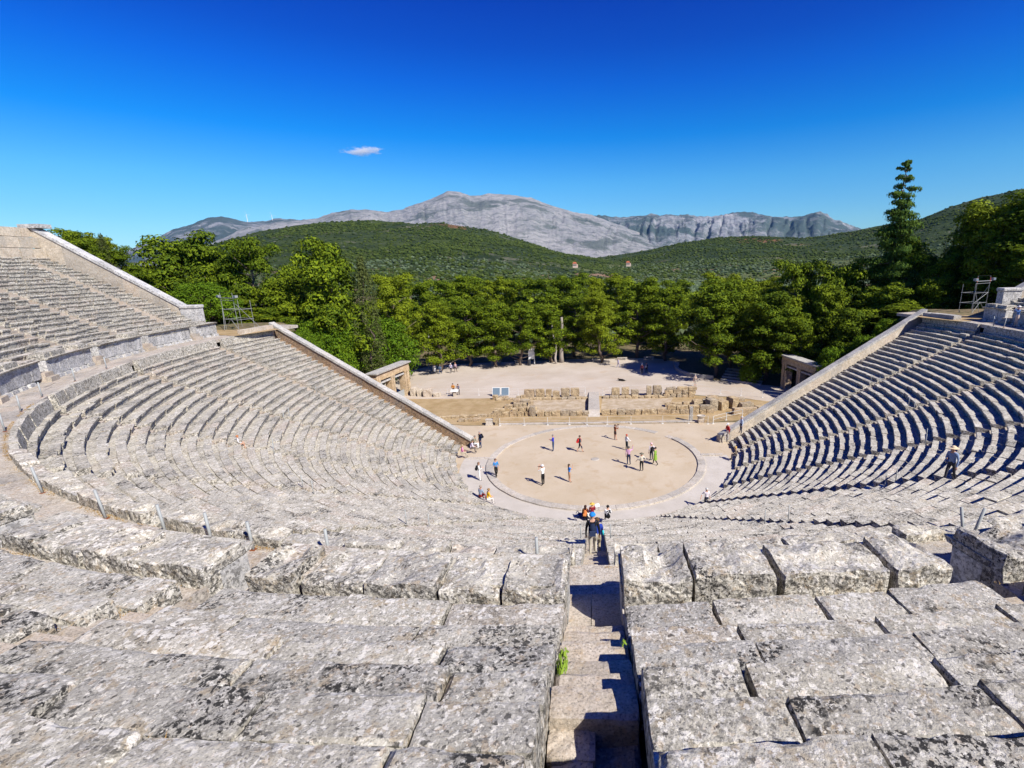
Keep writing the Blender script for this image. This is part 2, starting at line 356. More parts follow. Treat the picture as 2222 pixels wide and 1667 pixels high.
# detailed stones for the foreground --------------------------------------
def near_block(r0,r1,z0,z1,t0,t1,amp=.02,lipped=True,seed=0,step=.06,notch=None):
    "one rough stone between polar bounds, subdivided and worn"
    L=r0*(t1-t0); na=max(3,int(L/step)); nr=max(3,int((r1-r0)/step)); nz=max(3,int((z1-z0)/step))
    idx={}; vs=[]; fs=[]
    skr=random.gauss(0,.025); tl=random.gauss(0,.012); tr_=random.gauss(0,.012)
    def vert(i,j,k):
        key=(i,j,k)
        if key in idx: return idx[key]
        a=i/na; b=j/nr; c=k/nz
        r=r0+(r1-r0)*b+skr*(1-b)*(a-.5); t=t0+(t1-t0)*a; z=z0+(z1-z0)*c+(tl*(a-.5)*2+tr_*(b-.5)*2)*c
        # worn edges: pull in near box edges
        ea=min(a,1-a)*L; eb=min(b,1-b)*(r1-r0); ec=(1-c)*(z1-z0)
        p=Vector(P(r,t,z,True)); cen=Vector(P((r0+r1)/2,(t0+t1)/2,z0,True))
        rnd=.022
        k1=max(0,1-ea/rnd); k2=max(0,1-eb/rnd); k3=max(0,1-ec/rnd)
        if k3>0 and (k1>0 or k2>0):
            q=p+Vector((seed*3.1,seed*1.7,0)); w=.005+.035*max(0,mn.noise(q*2.3))+.014*max(0,mn.noise(q*9))
            d=(p-cen); d.z=0; d.normalize(); p-=d*w*max(k1,k2); p.z-=w*.9*k3
        if k1>0 and k2>0:
            d=(p-cen); d.z=0; d.normalize(); p-=d*(.004+.03*max(0,mn.noise(p*2.9)))
        nn=mn.noise(p*3.1+Vector((seed,0,0)))*amp+mn.noise(p*11)*amp*.45
        if c>0: p.z+=nn*.8
        if b in(0,1): p+=Vector((math.sin(t),-math.cos(t),0))*(nn if b==1 else -nn)
        if notch and c>0:
            nt_=notch(a,b,c)
            p.z-=nt_
        idx[key]=len(vs); vs.append(tuple(p)); return idx[key]
    for i in range(na):
        for j in range(nr): fs.append((vert(i,j,nz),vert(i,j+1,nz),vert(i+1,j+1,nz),vert(i+1,j,nz))[::-1])
        for k in range(nz):
            fs.append((vert(i,0,k),vert(i+1,0,k),vert(i+1,0,k+1),vert(i,0,k+1))[::-1]); fs.append((vert(i,nr,k),vert(i,nr,k+1),vert(i+1,nr,k+1),vert(i+1,nr,k))[::-1])
    for j in range(nr):
        for k in range(nz):
            fs.append((vert(0,j,k),vert(0,j,k+1),vert(0,j+1,k+1),vert(0,j+1,k))[::-1]); fs.append((vert(na,j,k),vert(na,j+1,k),vert(na,j+1,k+1),vert(na,j,k+1))[::-1])
    mb=MB(); mb.add(vs,fs); return mb
def ordn(i): return ['first','second','third','fourth','fifth','sixth','seventh','eighth','ninth','tenth','eleventh','twelfth'][i]
# lower wedges -------------------------------------------------------------
SW=.39   # half stair width
for w_ in range(-6,6):
    side='left' if w_<0 else 'right'; idx=(-w_-1) if w_<0 else w_
    root=empty('seating_wedge',(0,0,0),0,'lower wedge of curved grey stone seat rows, %s to the %s of the central stair'%(ordn(idx),side),'stone seating','lower seating wedges')
    for k in range(1,35):
        r=LR(k); z=LZ(k)
        ta=R(W_*w_)+SW/r if w_>-6 else -th_end(r,.95); tb=R(W_*(w_+1))-SW/r if w_<5 else th_end(r,.95)
        if tb-ta<.01: continue
        mb=MB(); wear=1.0
        if k==1: 
            # first row: seats of honour, many lost; low rough stones remain
            seat_arc(mb,r,z-.12,ta,tb,.4,.9,3,seat=.5,tread=.68,drop=.5)
        elif k==34:
            seat_arc(mb,r,z,ta,tb,.8,1.5,1.2,seat=.25,tread=.45)
            t=ta
            while t<tb-.002:     # backs of the last row, broken in places
                e=min(t+random.uniform(.9,1.7)/r,tb); am=abs(math.degrees((t+e)/2))
                hh=ZD+(random.choice((.30,.28,.24,.33,.2,.05)) if am<36 else random.choice((.03,.02,.04,.02,.0,.05)))
                if am<36:
                    s0=random.random()*60; B=near_block(33.95,34.36,z-.2,hh,t+.0006,e-.0006,.035,seed=t*30+s0,step=.10,notch=lambda a_,b_,c_,s0=s0:.12*max(0,mn.noise(Vector((a_*3+s0,b_,0)))+.1)*c_); mb.add(B.v,B.f)
                else:
                    o=random.uniform(-.03,.03)
                    c=[P(33.95+o,t+.0003,z-.3),P(34.36,t+.0003,z-.3),P(34.36,e-.0003,z-.3),P(33.95+o,e-.0003,z-.3),P(34.1+o,t+.0004,hh+random.uniform(-.03,.02)),P(34.33,t+.0004,hh),P(34.33,e-.0004,hh+random.uniform(-.03,.02)),P(34.1+o,e-.0004,hh)]
                    mb.hexa(c,0,random.uniform(.5,.7))
                t=e
        else: seat_arc(mb,r,z,ta,tb,.7,1.4,1.1 if random.random()<.75 else 1.9)
        mb.build('seat_row',M_seat,root)
# lower stairs -------------------------------------------------------------
def stair_steps(mb,r0,n,zf,th,hw,rise,tread,upper=False):
    for i in range(n):
        ra=r0+i*tread; z=zf(i); 
        c=[]
        for zz in (z-.5,z):
            for rr,s in ((ra,-1),(ra,1),(ra+tread+.03,1),(ra+tread+.03,-1)):
                p=Vector(P(rr,th,zz)); tn=Vector((math.cos(th),math.sin(th),0)); c.append(tuple(p+tn*s*hw+Vector((0,0,random.uniform(-.008,.008)))))
        mb.hexa([c[i_] for i_ in (0,1,2,3,4,5,6,7)])
for k in range(-5,6):
    mb=MB(); stair_steps(mb,12.3,68,lambda i:LZ(1)-.42+.161*i,R(W_*k),SW+.02,.161,.325)
    pos='central' if k==0 else '%s to the %s of the central one'%(ordn(abs(k)-1),'left' if k<0 else 'right')
    tag(mb.build('stairway',M_stair),'narrow lower stairway between the seat wedges, %s'%pos,'stairs','lower stairways')
# strip of rough steps beside the end walls
for s,nm in ((-1,'left'),(1,'right')):
    mb=MB()
    for i in range(68):
        r=12.3+.325*i; z=.1+.161*i
        for off,w0 in ((.92,.45),):
            ta=th_end(r,.95); tb=th_end(r,.28); tc=th_end(r+.34,.28); td=th_end(r+.34,.95)
            jz=random.uniform(-.04,.05)
            n_p=2
            c=[P(r,ta*s,z-.5),P(r,tb*s,z-.5),P(r+.34,tc*s,z-.5),P(r+.34,td*s,z-.5)]; c2=[(p[0],p[1],z+jz+random.uniform(-.03,.03)) for p in c]
            if s<0: c=c[::-1]; c2=c2[::-1]
            mb.hexa(c+c2)
    tag(mb.build('rubble_strip',M_rubble if s<0 else M_coping),'strip of rough small stones along the foot of the %s end wall'%nm,'stone steps')

# ------------------------------------------------------------------ walkway (diazoma), wall and upper rows
mb=MB(); 
tl=-th_end(35.5,-3.2); tr=th_end(35.5,-3.2); t=tl
while t<tr:
    e=min(t+random.uniform(.7,1.5)/35.4,tr); zz=random.uniform(-.012,.012)
    ra=34.33; 
    while ra<36.5:
        rb=min(ra+random.uniform(.5,1.1),36.55)
        if 36.55-rb<.3: rb=36.55
        zz=random.gauss(0,.008); g=.008
        c=[P(ra+g,t+g/35,ZD-.3),P(rb-g,t+g/35,ZD-.3),P(rb-g,e-g/35,ZD-.3),P(ra+g,e-g/35,ZD-.3)]
        mb.hexa([(p[0],p[1],p[2]) for p in c]+[(p[0],p[1],ZD+zz) for p in c]); ra=rb
    t=e
dz=mb.build('walkway',M_pave); tag(dz,kind='structure')
UB=[R(W_/2*k) for k in range(-11,12)]; UBn=len(UB)
US=.41
def uend(r): return th_end(r,.75,True)
def upper_bounds(j,r):
    # wedge j spans UB[j]..UB[j+1]; outermost clipped by the end walls
    e=uend(r)
    a=max(UB[j]+US/r,-e); b=min(UB[j+1]-US/r,e); return a,b
def near_th(a,b): return a>R(-40) and b<R(40)
for j in range(UBn-1):
    mid=(UB[j]+UB[j+1])/2
    if upper_bounds(j,40)[1]-upper_bounds(j,40)[0]<.02: continue
    near=abs(mid)<R(30)
    n_=j-11; side='left' if n_<0 else 'right'; idx=(-n_-1) if n_<0 else n_
    od=ordn(min(idx,11)) if idx<11 else 'last'
    root=empty('upper_seating_wedge',(0,0,0),0,'upper wedge of stone seat rows, %s to the %s of the nearest stair'%(od,side),'stone seating','upper seating wedges')
    for k in range(1,22):
        r=UR(k); z=UZ(k); a,b=upper_bounds(j,r)
        if b-a<.01: continue
        if near and k<=9 and not (abs(mid)>R(16) and k>5 and False):
            row=bpy.data.objects.new('seat_row',None); row.empty_display_size=.1; COL.objects.link(row); row.parent=root
            t=a; first=True
            while t<b-1e-4:
                l=(random.uniform(1.1,2.7) if mid<0 else random.uniform(.9,1.8))/r; e=min(t+l,b)
                if b-e<.5/r: e=b
                gap=(random.uniform(.006,.02) if mid<0 else random.uniform(.008,.03))/r; 
                if random.random()<.3: gap+=random.uniform(.02,.06)/r
                dr=random.gauss(0,.015)-(.2 if k==1 else 0); dz_=random.gauss(0,.014)
                xm=abs(P(r,(t+e)/2,0)[0]); st=.05 if k>3 and xm<6 else .08
                ns=random.random()
                A=near_block(r+dr,r+.44+random.gauss(0,.02),z-.42,z+dz_,t+gap/2,e-gap/2,.014,seed=j*31+k*7+t*100,step=st)
                A.build('seat_block',M_near,row,smooth=False)
                B=near_block(r+.43,r+.70,z-.42,z-.035+random.gauss(0,.012),t+gap/2,e-gap/2,.012,seed=j*13+k*3+t*10,step=st*1.2)
                B.build('foot_slab',M_near,row,smooth=False)
                t=e
        else:
            mb=MB(); seat_arc(mb,r,z,a,b,.5,1.3,random.choice((1.6,2.4,3.2))); mb.build('seat_row',M_seat,root)
# upper stairs
for j in range(1,UBn-1):
    th=UB[j]
    if abs(th)>uend(40)-.02: continue
    mb=MB()
    if j==11:
        for i in range(18):
            ra=37.42+i*.325; z=12.88+.159*i
            sk=random.uniform(-.05,.05)
            if i<7:
                B=near_block(ra+sk,ra+.40,z-.45,z+random.uniform(-.015,.015),-US/ra*1.02,US/ra*1.02,.012,seed=i*5,step=.06); mb.add(B.v,B.f)
            elif i<15:
                B=near_block(ra+sk-.02,ra+.36,z-1.2,13.72-.0*(i-7)+random.uniform(-.03,.03),-US/ra*1.02,-.02/ra+random.uniform(-.1,.05)/ra,.05,seed=i*5,step=.05); mb.add(B.v,B.f)
                B=near_block(ra+sk-.02,ra+.36,z-1.2,13.50+random.uniform(-.03,.03),-.08/ra,US/ra*1.02,.06,seed=i*9,step=.06); mb.add(B.v,B.f)
    else: stair_steps(mb,37.42,40,lambda i:12.88+.159*i,th,US+.02,.159,.325,True)
    n_=j-11; pos='the nearest one at the bottom centre' if n_==0 else '%s to the %s of the nearest one'%(ordn(abs(n_)-1),'left' if n_<0 else 'right')
    tag(mb.build('upper_stairway',M_stair),'upper stairway cut through the rows, %s'%pos,'stairs','upper stairways')
# retaining wall behind the walkway: pale slabs, moulding, parapet blocks
for j in range(UBn-1):
    a,b=upper_bounds(j,36.5)
    if b-a<.02: continue
    mid=(a+b)/2; n_=j-11; side='left' if n_<0 else 'right'; idx=(-n_-1) if n_<0 else n_
    root=empty('podium_wall',(0,0,0),0,'pale walkway wall with parapet, %s stretch to the %s of the near stair'%(ordn(min(idx,10)),side),'stone wall','walkway wall stretches')
    face=MB(); plinth=MB(); mould=MB(); t=a
    while t<b-.001:
        e=min(t+random.uniform(.75,1.05)/36.4,b)
        o=random.uniform(-.015,.015)
        c=[P(36.14+o,t+.0004,ZD+.22),P(36.7,t+.0004,ZD+.22),P(36.7,e-.0004,ZD+.22),P(36.14+o,e-.0004,ZD+.22)]
        face.hexa(c+[(p[0],p[1],12.92) for p in c])
        if random.random()<.86:
            hh=ZD+random.uniform(.18,.22); o2=random.uniform(-.10,0)
            c=[P(36.0+o2,t+.002,ZD-.1),P(36.7,t+.002,ZD-.1),P(36.7,e-.003,ZD-.1),P(36.0+o2,e-.003,ZD-.1)]
            c2=[P(36.06+o2,t+.004,hh),P(36.7,t+.002,hh),P(36.7,e-.002,hh),P(36.06+o2,e-.005,hh)]
            plinth.hexa(c+c2)
        o=random.uniform(-.03,.02)
        c=[P(36.04+o,t,12.95),P(36.8,t,12.95),P(36.8,e,12.95),P(36.04+o,e,12.95)]; c2=[P(35.96+o,t,13.06),P(36.8,t,13.06),P(36.8,e,13.06),P(35.96+o,e,13.06)]
        mould.hexa(c+c2); t=e
    face.build('wall_slabs',M_white,root); plinth.build('plinth',M_white,root); mould.build('moulding',M_seat,root)
    near=abs(mid)<R(40)
    t=a
    while t<b-.001:
        e=min(t+random.uniform(.75,1.95)/36.6,b)
        if b-e<.5/36.6: e=b
        hh=(random.choice((13.30,13.33,13.27)) if mid>0 else random.choice((13.20,13.24,13.16,13.12))) if near else random.choice((13.36,13.3,13.2,13.15,13.35))
        if near:
            dn=random.random(); c0=random.random(); sd=random.random()*50
            nf=lambda a_,b_,c_,dn=dn,c0=c0,sd=sd: (.20*max(0,1-abs(a_-c0)*3)*(1 if dn>.45 else .3)*c_*(.4+.6*(1-b_)) + .13*max(0,mn.noise(Vector((a_*3+sd,b_*2,0)))+.1)*c_)
            B=near_block(36.14+random.uniform(-.05,.05),37.0+random.uniform(-.06,.05),12.55,hh,t+.0006,e-.0006-random.choice((0,0,.002)),.05,seed=j+t*40,step=.07,notch=nf)
            B.build('parapet_block',M_near,root)
        else:
            mb=MB(); c=[P(36.14,t+.001,12.7),P(37.0,t+.001,12.7),P(37.0,e-.002,12.7),P(36.14,e-.002,12.7)]
            if random.random()<.85:
                mb.hexa(c+[P(36.18,t+.002,hh),P(36.98,t+.002,hh+random.uniform(-.08,.03)),P(36.98,e-.003,hh+random.uniform(-.08,.03)),P(36.18,e-.003,hh)]); mb.build('parapet_block',M_seat,root)
        t=e
    # floor behind the parapet
    fl=MB(); t=a
    while t<b-.001:
        e=min(t+random.uniform(.6,1.2)/37,b); zz=12.79+random.gauss(0,.01); c=[P(36.95,t,12.2),P(37.66,t,12.2),P(37.66,e-.0003,12.2),P(36.95,e-.0003,12.2)]; fl.hexa(c+[(p[0],p[1],zz) for p in c]); t=e
    fl.build('walkway_floor',M_pave,root)
# landings where the stairs pass the wall
for j in range(1,UBn-1):
    th=UB[j]; 
    if abs(th)>uend(37)-.02: continue
    mb=MB()
    tn=Vector((math.cos(th),math.sin(th),0))
    for ra,rb,z in ((36.75,37.46,12.30),(35.95,36.77,12.28),(35.72,35.97,12.03)):
        for s0,s1 in ((-US-.03,-.1+random.uniform(-.1,.1)),(0,US+.03)):
            if s0==0: s0=s1_+.012
            s1_=s1
            c=[]
            for zz in (z-.6,z+random.uniform(-.006,.006)):
                for rr,s in ((ra,s0),(ra,s1),(rb,s1),(rb,s0)):
                    p=Vector(P(rr,th,zz))+tn*s; c.append(tuple(p))
            mb.hexa(c)
    n_=j-11; pos='the nearest, at the bottom centre' if n_==0 else '%s to the %s of the nearest'%(ordn(abs(n_)-1),'left' if n_<0 else 'right')
    tag(mb.build('stair_landing',M_stair),'steps through the walkway wall, %s'%pos,'stairs','stair landings')
# courses of the top wall behind the last row
for s,nm in ((-1,'left'),(1,'right')):
    root=empty('top_wall',(0,0,0),0,'rough three-course wall crowning the upper rows on the %s'%nm,'stone wall')
    for c_,(ro,z0,z1) in enumerate(((51.35,19.3,20.55),(51.8,20.5,21.6),(52.3,21.55,22.35))):
        mb=MB(); t=R(20); te=th_end(51.5,.3,True)-.0
        while t<te-.001:
            e=min(t+random.uniform(.9,1.8)/51.5,te); o=random.uniform(-.08,.08)
            c=[P(ro+o,s*t,z0),P(ro+1.2,s*t,z0),P(ro+1.2,s*(e-.0006),z0),P(ro+o,s*(e-.0006),z0)]
            c2=[(p[0],p[1],z1-.12*(c_<2)+random.uniform(-.05,.03)) for p in c]
            if s<0: c=c[::-1]; c2=c2[::-1]
            mb.hexa(c+c2); t=e
        mb.build('stone_course',M_beige,root)
# ------------------------------------------------------------------ end walls (analemmata)
def end_wall(s,O,d,n,L,z0,slope,zb,thick,cap_w,name,label,body_m,n_cop,side_h=.25,cop_m=M_coping,zfoot=None):
    root=empty(name,(0,0,0),0,label,'stone wall')
    def pt(a,o,z): v=O+d*a+n*o; return (s*v.x,v.y,z)
    body=MB(); N=max(8,int(L/1.2))
    for i in range(N):
        a0=L*i/N; a1=L*(i+1)/N; za=z0+slope*a0; zb_=z0+slope*a1
        f0=zfoot(a0) if zfoot else zb; f1=zfoot(a1) if zfoot else zb
        c=[pt(a0,-.22,f0),pt(a1,-.22,f1),pt(a1,thick,f1-0),pt(a0,thick,f0),pt(a0,-.22,za),pt(a1,-.22,zb_),pt(a1,thick,zb_),pt(a0,thick,za)]
        if s<0: c=[c[1],c[0],c[3],c[2],c[5],c[4],c[7],c[6]]
        body.hexa(c)
    body.build('wall_body',body_m,root)
    a=0
    for i in range(n_cop):
        l=L/n_cop; a0=a+.006; a1=a+l-.006; o=random.uniform(-.01,.01); zz=random.uniform(-.012,.012)
        za=z0+slope*a0+zz; zb_=z0+slope*a1+zz; hh=side_h
        c=[pt(a0,-.32+o,za),pt(a1,-.32+o,zb_),pt(a1,cap_w-.32+o,zb_),pt(a0,cap_w-.32+o,za),pt(a0,-.30+o,za+hh),pt(a1,-.30+o,zb_+hh),pt(a1,cap_w-.34+o,zb_+hh),pt(a0,cap_w-.34+o,za+hh)]
        if s<0: c=[c[1],c[0],c[3],c[2],c[5],c[4],c[7],c[6]]
        m=MB(); m.hexa(c); ob=m.build('coping_stone',cop_m,root); a+=l
    return root
LL=(AL1-AL0).length
for s,nm in ((-1,'left'),(1,'right')):
    end_wall(s,AL0,ALd,ALn,LL,.55,(12.18-.55)/LL,-.2,.45,.72,'end_wall','sloping grey coped wall closing the lower %s seats beside the orchestra'%nm,M_rubble if s<0 else M_beige,18)
LU=(BL1-BL0).length
for s,nm in ((-1,'left'),(1,'right')):
    O=BL0+BLd*1.5
    rt_=end_wall(s,O,BLd,BLn,LU-1.5,14.5,(22.35-14.5)/(LU-1.5),11,.5,.9,'upper_end_wall','sloping wall with pale coping closing the upper %s seats, with a square pier at its foot'%nm,M_beige,9,.28,cop_m=M_white if s<0 else M_coping)
    def pt(a,o,z): v=BL0+BLd*a+BLn*o; return (s*v.x,v.y,z)
    m=MB(); c=[pt(-.1,-.3,ZD-.4),pt(1.6,-.3,ZD-.4),pt(1.6,.5,ZD-.4),pt(-.1,.5,ZD-.4)]; c=c+[(p[0]*1.0,p[1],14.42) for p in c]
    if s<0: c=[c[1],c[0],c[3],c[2],c[5],c[4],c[7],c[6]]
    m.hexa(c); m.build('pier',M_white,rt_)
    m=MB(); c=[pt(-.2,-.4,14.42),pt(1.65,-.4,14.42),pt(1.65,.6,14.42),pt(-.2,.6,14.42)]; c=c+[(p[0],p[1],14.74) for p in c]
    if s<0: c=[c[1],c[0],c[3],c[2],c[5],c[4],c[7],c[6]]
    m.hexa(c); o=m.build('pier_cap',M_white,rt_); bv=o.modifiers.new('bevel','BEVEL'); bv.width=.08; bv.segments=2
    m=MB(); 
    c=[pt(LU-1.2,-.5,22.35),pt(LU+.8,-.5,22.35),pt(LU+.8,.75,22.35),pt(LU-1.2,.75,22.35)]; c=c+[(p[0],p[1],22.72) for p in c]
    if s<0: c=[c[1],c[0],c[3],c[2],c[5],c[4],c[7],c[6]]
    m.hexa(c); m.build('corner_slab',M_white,rt_)
# low parapet continuing the walkway edge past the lower rows
for s,nm in ((-1,'left'),(1,'right')):
    m=MB()
    for i in range(4):
        a0=R(99+i*1.6); a1=R(99+i*1.6+1.55); hh=ZD+random.uniform(.35,.45)
        c=[P(34.2,a0,ZD-.6),P(34.9,a0,ZD-.6),P(34.9,a1,ZD-.6),P(34.2,a1,ZD-.6)]; c=[(s*p[0],p[1],p[2]) for p in c]; c=c+[(p[0],p[1],hh) for p in c]
        if s<0: c=[c[1],c[0],c[3],c[2],c[5],c[4],c[7],c[6]]
        m.hexa(c)
    tag(m.build('edge_kerb',M_beige if s<0 else M_coping),'row of long kerb blocks closing the top row at the %s end wall'%nm,'stone kerb')
#PART2
# ------------------------------------------------------------------ stage ruins
def rough_block(x0,x1,y0,y1,z0,z1,rot=0,amp=.05,seed=0,n=4):
    bm=bmesh.new(); bmesh.ops.create_cube(bm,size=1); bmesh.ops.subdivide_edges(bm,edges=bm.edges[:],cuts=n-1,use_grid_fill=True)
    cx,cy=(x0+x1)/2,(y0+y1)/2; vs=[]; ca,sa=math.cos(rot),math.sin(rot)
    for v in bm.verts:
        p=v.co.copy(); e=sum(1 for q in p if abs(abs(q)-.5)<1e-4)
        k=1-(.04 if e==2 else .09 if e==3 else 0); x=p.x*(x1-x0)*k; y=p.y*(y1-y0)*k; z=z0+(p.z+.5)*(z1-z0)*(1 if p.z<0 else (1-(.03 if e>1 else 0)))
        q=Vector((cx+x*ca-y*sa,cy+x*sa+y*ca,z)); s_=Vector((seed*1.3,seed*.7,seed))
        q+=Vector((mn.noise(q*2+s_),mn.noise(q*2-s_),mn.noise(q*2+s_*2)))*amp*1.6+Vector((mn.noise(q*6+s_),mn.noise(q*6-s_),mn.noise(q*6+s_*2)))*amp*.6
        vs.append(tuple(q))
    fs=[[v.index for v in f.verts] for f in bm.faces]; bm.free(); m=MB(); m.add(vs,fs); return m
sd=[0]
def ruin(label,blocks,cat='ruined wall',mt=None,name='ruined_wall',part='wall_block',amp=.05):
    root=empty(name,(0,0,0),0,label,cat)
    for b in blocks:
        sd[0]+=1; rough_block(*b[:6],rot=b[6] if len(b)>6 else 0,amp=amp,seed=sd[0]).build(part,mt or M_ruin,root)
    return root
sheet('stage_ground',wob([(-24,13.5),(-15,10.75),(0,10.5),(13,10.5),(16,11),(24,13.5),(30,14.3),(26,17.2),(18,21.2),(12,22.9),(0,22.6),(-14,22.5),(-30,23),(-29,17.5)],5,.3),.018,M_dry)
sheet('stage_room_floor',wob([(-8,15.2),(-1,15),(-1,21.6),(-9.5,21.6)],4,.3),.026,M_room); sheet('stage_room_floor',wob([(.9,15),(9,15),(10.5,21),(.9,21.6)],4,.3),.026,M_room)
def row_blocks(x0,x1,y,h,d,lmin,lmax,hj=.12,skip=.0,slope=0,z=-.1):
    out=[]; x=x0
    while x<x1:
        l=random.uniform(lmin,lmax); 
        if random.random()>skip: out.append((x,x+l-.05,y-d/2+slope*(x-x0)+random.uniform(-.06,.06),y+d/2+slope*(x-x0),z,z+h+.1+random.uniform(-hj,hj),random.uniform(-.04,.04)))
        x+=l
    return out
m=MB()
x=-11.2
while x<10.8:
    l=random.uniform(.9,1.5); m.box(x,x+l-.015,10.55,11.05,-.05,.13+random.uniform(-.01,.01),j=.008); x+=l
tag(m.build('stage_step',M_ring),'long low step of flat stones along the far edge of the orchestra','stone kerb')
ruin('ochre block wall footing in front of the stage room, left of the ramp',row_blocks(-7.0,-1.0,14.0,.62,.6,.7,1.1,.10,.05)+[(-7.9,-7.2,13.7,14.4,-.1,1.25)])
ruin('ochre block wall footing in front of the stage room, right of the ramp',row_blocks(.85,8.0,14.1,.68,.6,.8,1.15,.08,0))
ruin('row of large upright ochre blocks behind the stage room, left of the ramp',[(-9.7,-8.3,22.2,22.9,.1,1.25),(-8.15,-6.9,22.2,22.9,.1,1.25),(-6.7,-5.9,22.2,22.85,.1,1.2),(-5.75,-4.8,22.2,22.8,.1,.95),(-4.6,-3.4,22.2,22.9,.1,1.3),(-3.25,-2.1,22.2,22.9,.1,1.3)]+row_blocks(-14,-9.8,22.0,.5,.6,.6,1.1,.15,.1)+row_blocks(-13.5,-1.6,21.6,.25,.8,.8,1.3,.05,0))
ruin('row of large upright ochre blocks behind the stage room, right of the ramp',[(2.4,3.5,22.3,23,.1,1.2),(3.8,4.8,22.3,23,.1,1.25),(5.1,6.1,22.2,22.9,.1,1.0),(7.2,7.9,22.3,23,.1,1.4),(8.1,9.3,22.3,23,.1,1.5)]+row_blocks(1.2,10,21.7,.3,.8,.8,1.3,.08,0))
ruin('stepped rubble wall of stacked ochre blocks at the right end of the stage',row_blocks(9.4,13.2,21.8,.5,.8,.7,1.1,.1,0)+row_blocks(9.6,13.0,21.8,.45,.7,.8,1.3,.1,0,0,.5)+row_blocks(9.8,12.8,21.8,.4,.6,1.2,1.6,.08,0,0,.95))
ruin('low broken walls of two crossing rooms at the left end of the stage',row_blocks(-12.6,-8.2,14.2,.6,.6,.8,1.3,.12,.0)+row_blocks(-12.3,-8.2,14.2,.4,.55,.8,1.4,.12,.3,0,.6)+row_blocks(-11.6,-8.4,17.6,.55,.8,.8,1.3,.15,.0)+row_blocks(-10.8,-8.6,19.6,.6,.8,.9,1.4,.1,0)+[(-8.5,-7.8,14.6,15.4,-.1,.9),(-8.4,-7.8,15.8,16.7,-.1,.8),(-8.5,-7.9,17,17.9,-.1,1.0)])
ruin('line of weathered low kerb blocks beside the left end wall',row_blocks(-20,-12.8,13.6,.35,.6,.9,1.4,.1,.1,.05)+row_blocks(-18,-12.5,12.2,.3,.5,.7,1.2,.1,.3,.05))
ruin('two-course ochre wall at the right of the stage front',row_blocks(8.4,13.8,14.2,.55,.6,.8,1.3,.08,0)+row_blocks(8.8,13.4,14.2,.4,.55,.9,1.5,.08,.1,0,.55)+row_blocks(9.0,12.6,17.2,.5,.7,.9,1.3,.12,.1))
ruin('tumbled ochre boulders and low walls by the right end wall',[(13.9,15.0,14.6,15.8,-.1,1.5,.3),(15.2,16.4,15.0,16.2,-.1,1.2,.5),(14.2,15.6,16.6,17.6,-.1,1.3,.2),(16.8,17.8,15.6,17.0,-.1,1.4,.4),(12.4,13.6,16.3,17.5,-.1,.9,.1),(18,19.6,15.2,16.2,-.1,.8,.2),(16.5,19.5,13.2,14.0,-.1,.8,.1),(19.6,21.4,14.2,15.2,-.1,.7,.2)]+row_blocks(14,20,18.4,.7,.8,1,1.7,.2,.1)+row_blocks(15,21,20.0,.5,.7,1,1.6,.15,.2,-.2))
m=MB()
pr=[(13.3,.03),(14.6,.55),(19.5,.62),(24.9,.1)]
for i in range(3):
    (y0,z0),(y1,z1)=pr[i],pr[i+1]; m.hexa([(-.75,y0,-.1),(.65,y0,-.1),(.65,y1,-.1),(-.75,y1,-.1),(-.75,y0,z0),(.65,y0,z0),(.65,y1-.006,z1),(-.75,y1-.006,z1)])
tag(m.build('ramp',M_ring),'pale straight footway ramp crossing the stage ruins','ramp')
# square stone posts, box and font at the orchestra edge
def sqpost(x,y,h,w,label,mt,flutes=False):
    r_=empty('stone_post',(x,y,0),0,label,'stone post')
    m=MB()
    if flutes:
        for i in range(4): m.box(-w/2+i*w/4+.01,-w/2+(i+1)*w/4-.01,-w/2,w/2,0.05,h,j=.006)
    else: m.box(-w/2,w/2,-w/2,w/2,.05,h,j=.01)
    m.build('shaft',mt,r_); m=MB(); m.box(-w*.7,w*.7,-w*.7,w*.7,-.03,.05); m.build('base_slab',mt,r_)
sqpost(-11.3,10.75,1.75,.42,'square weathered stone post at the left end of the stage step',M_ruin)
sqpost(11.1,10.95,1.75,.36,'square grey stone post at the right end of the stage step, beside the basin',M_coping,True)
r_=empty('stone_basin',(12.15,10.5,0),0,'pale stone basin on a block pedestal at the right end of the stage step','stone basin')
m=MB(); m.box(-.33,.33,-.3,.3,0,.55,j=.01); m.build('pedestal',M_beige,r_)
m=MB(); ns=14
prof_=[(.30,.55),(.46,.72),(.50,.86),(.42,.86),(.30,.72)]
m.v=[(a*math.cos(2*math.pi*i/ns),a*math.sin(2*math.pi*i/ns)*.75,b) for a,b in prof_ for i in range(ns)]
m.f=[[j*ns+i,j*ns+(i+1)%ns,(j+1)*ns+(i+1)%ns,(j+1)*ns+i] for j in range(4) for i in range(ns)]+[list(range(4*ns,5*ns))]; m.m=[0]*len(m.f); m.t=[.5]*len(m.f); m.build('bowl',M_ring,r_)
r_=empty('stone_pedestal',(-12.2,10.75,0),0,'squat pale stone pedestal beside the left stone post','stone block'); m=MB(); m.box(-.42,.42,-.3,.3,0,.12,j=.01); m.build('base',M_ring,r_); m=MB(); m.box(-.36,.36,-.25,.25,.12,.62,j=.01); m.build('block',M_ring,r_); m=MB(); m.box(-.42,.42,-.3,.3,.62,.72,j=.01); m.build('cap',M_ring,r_)

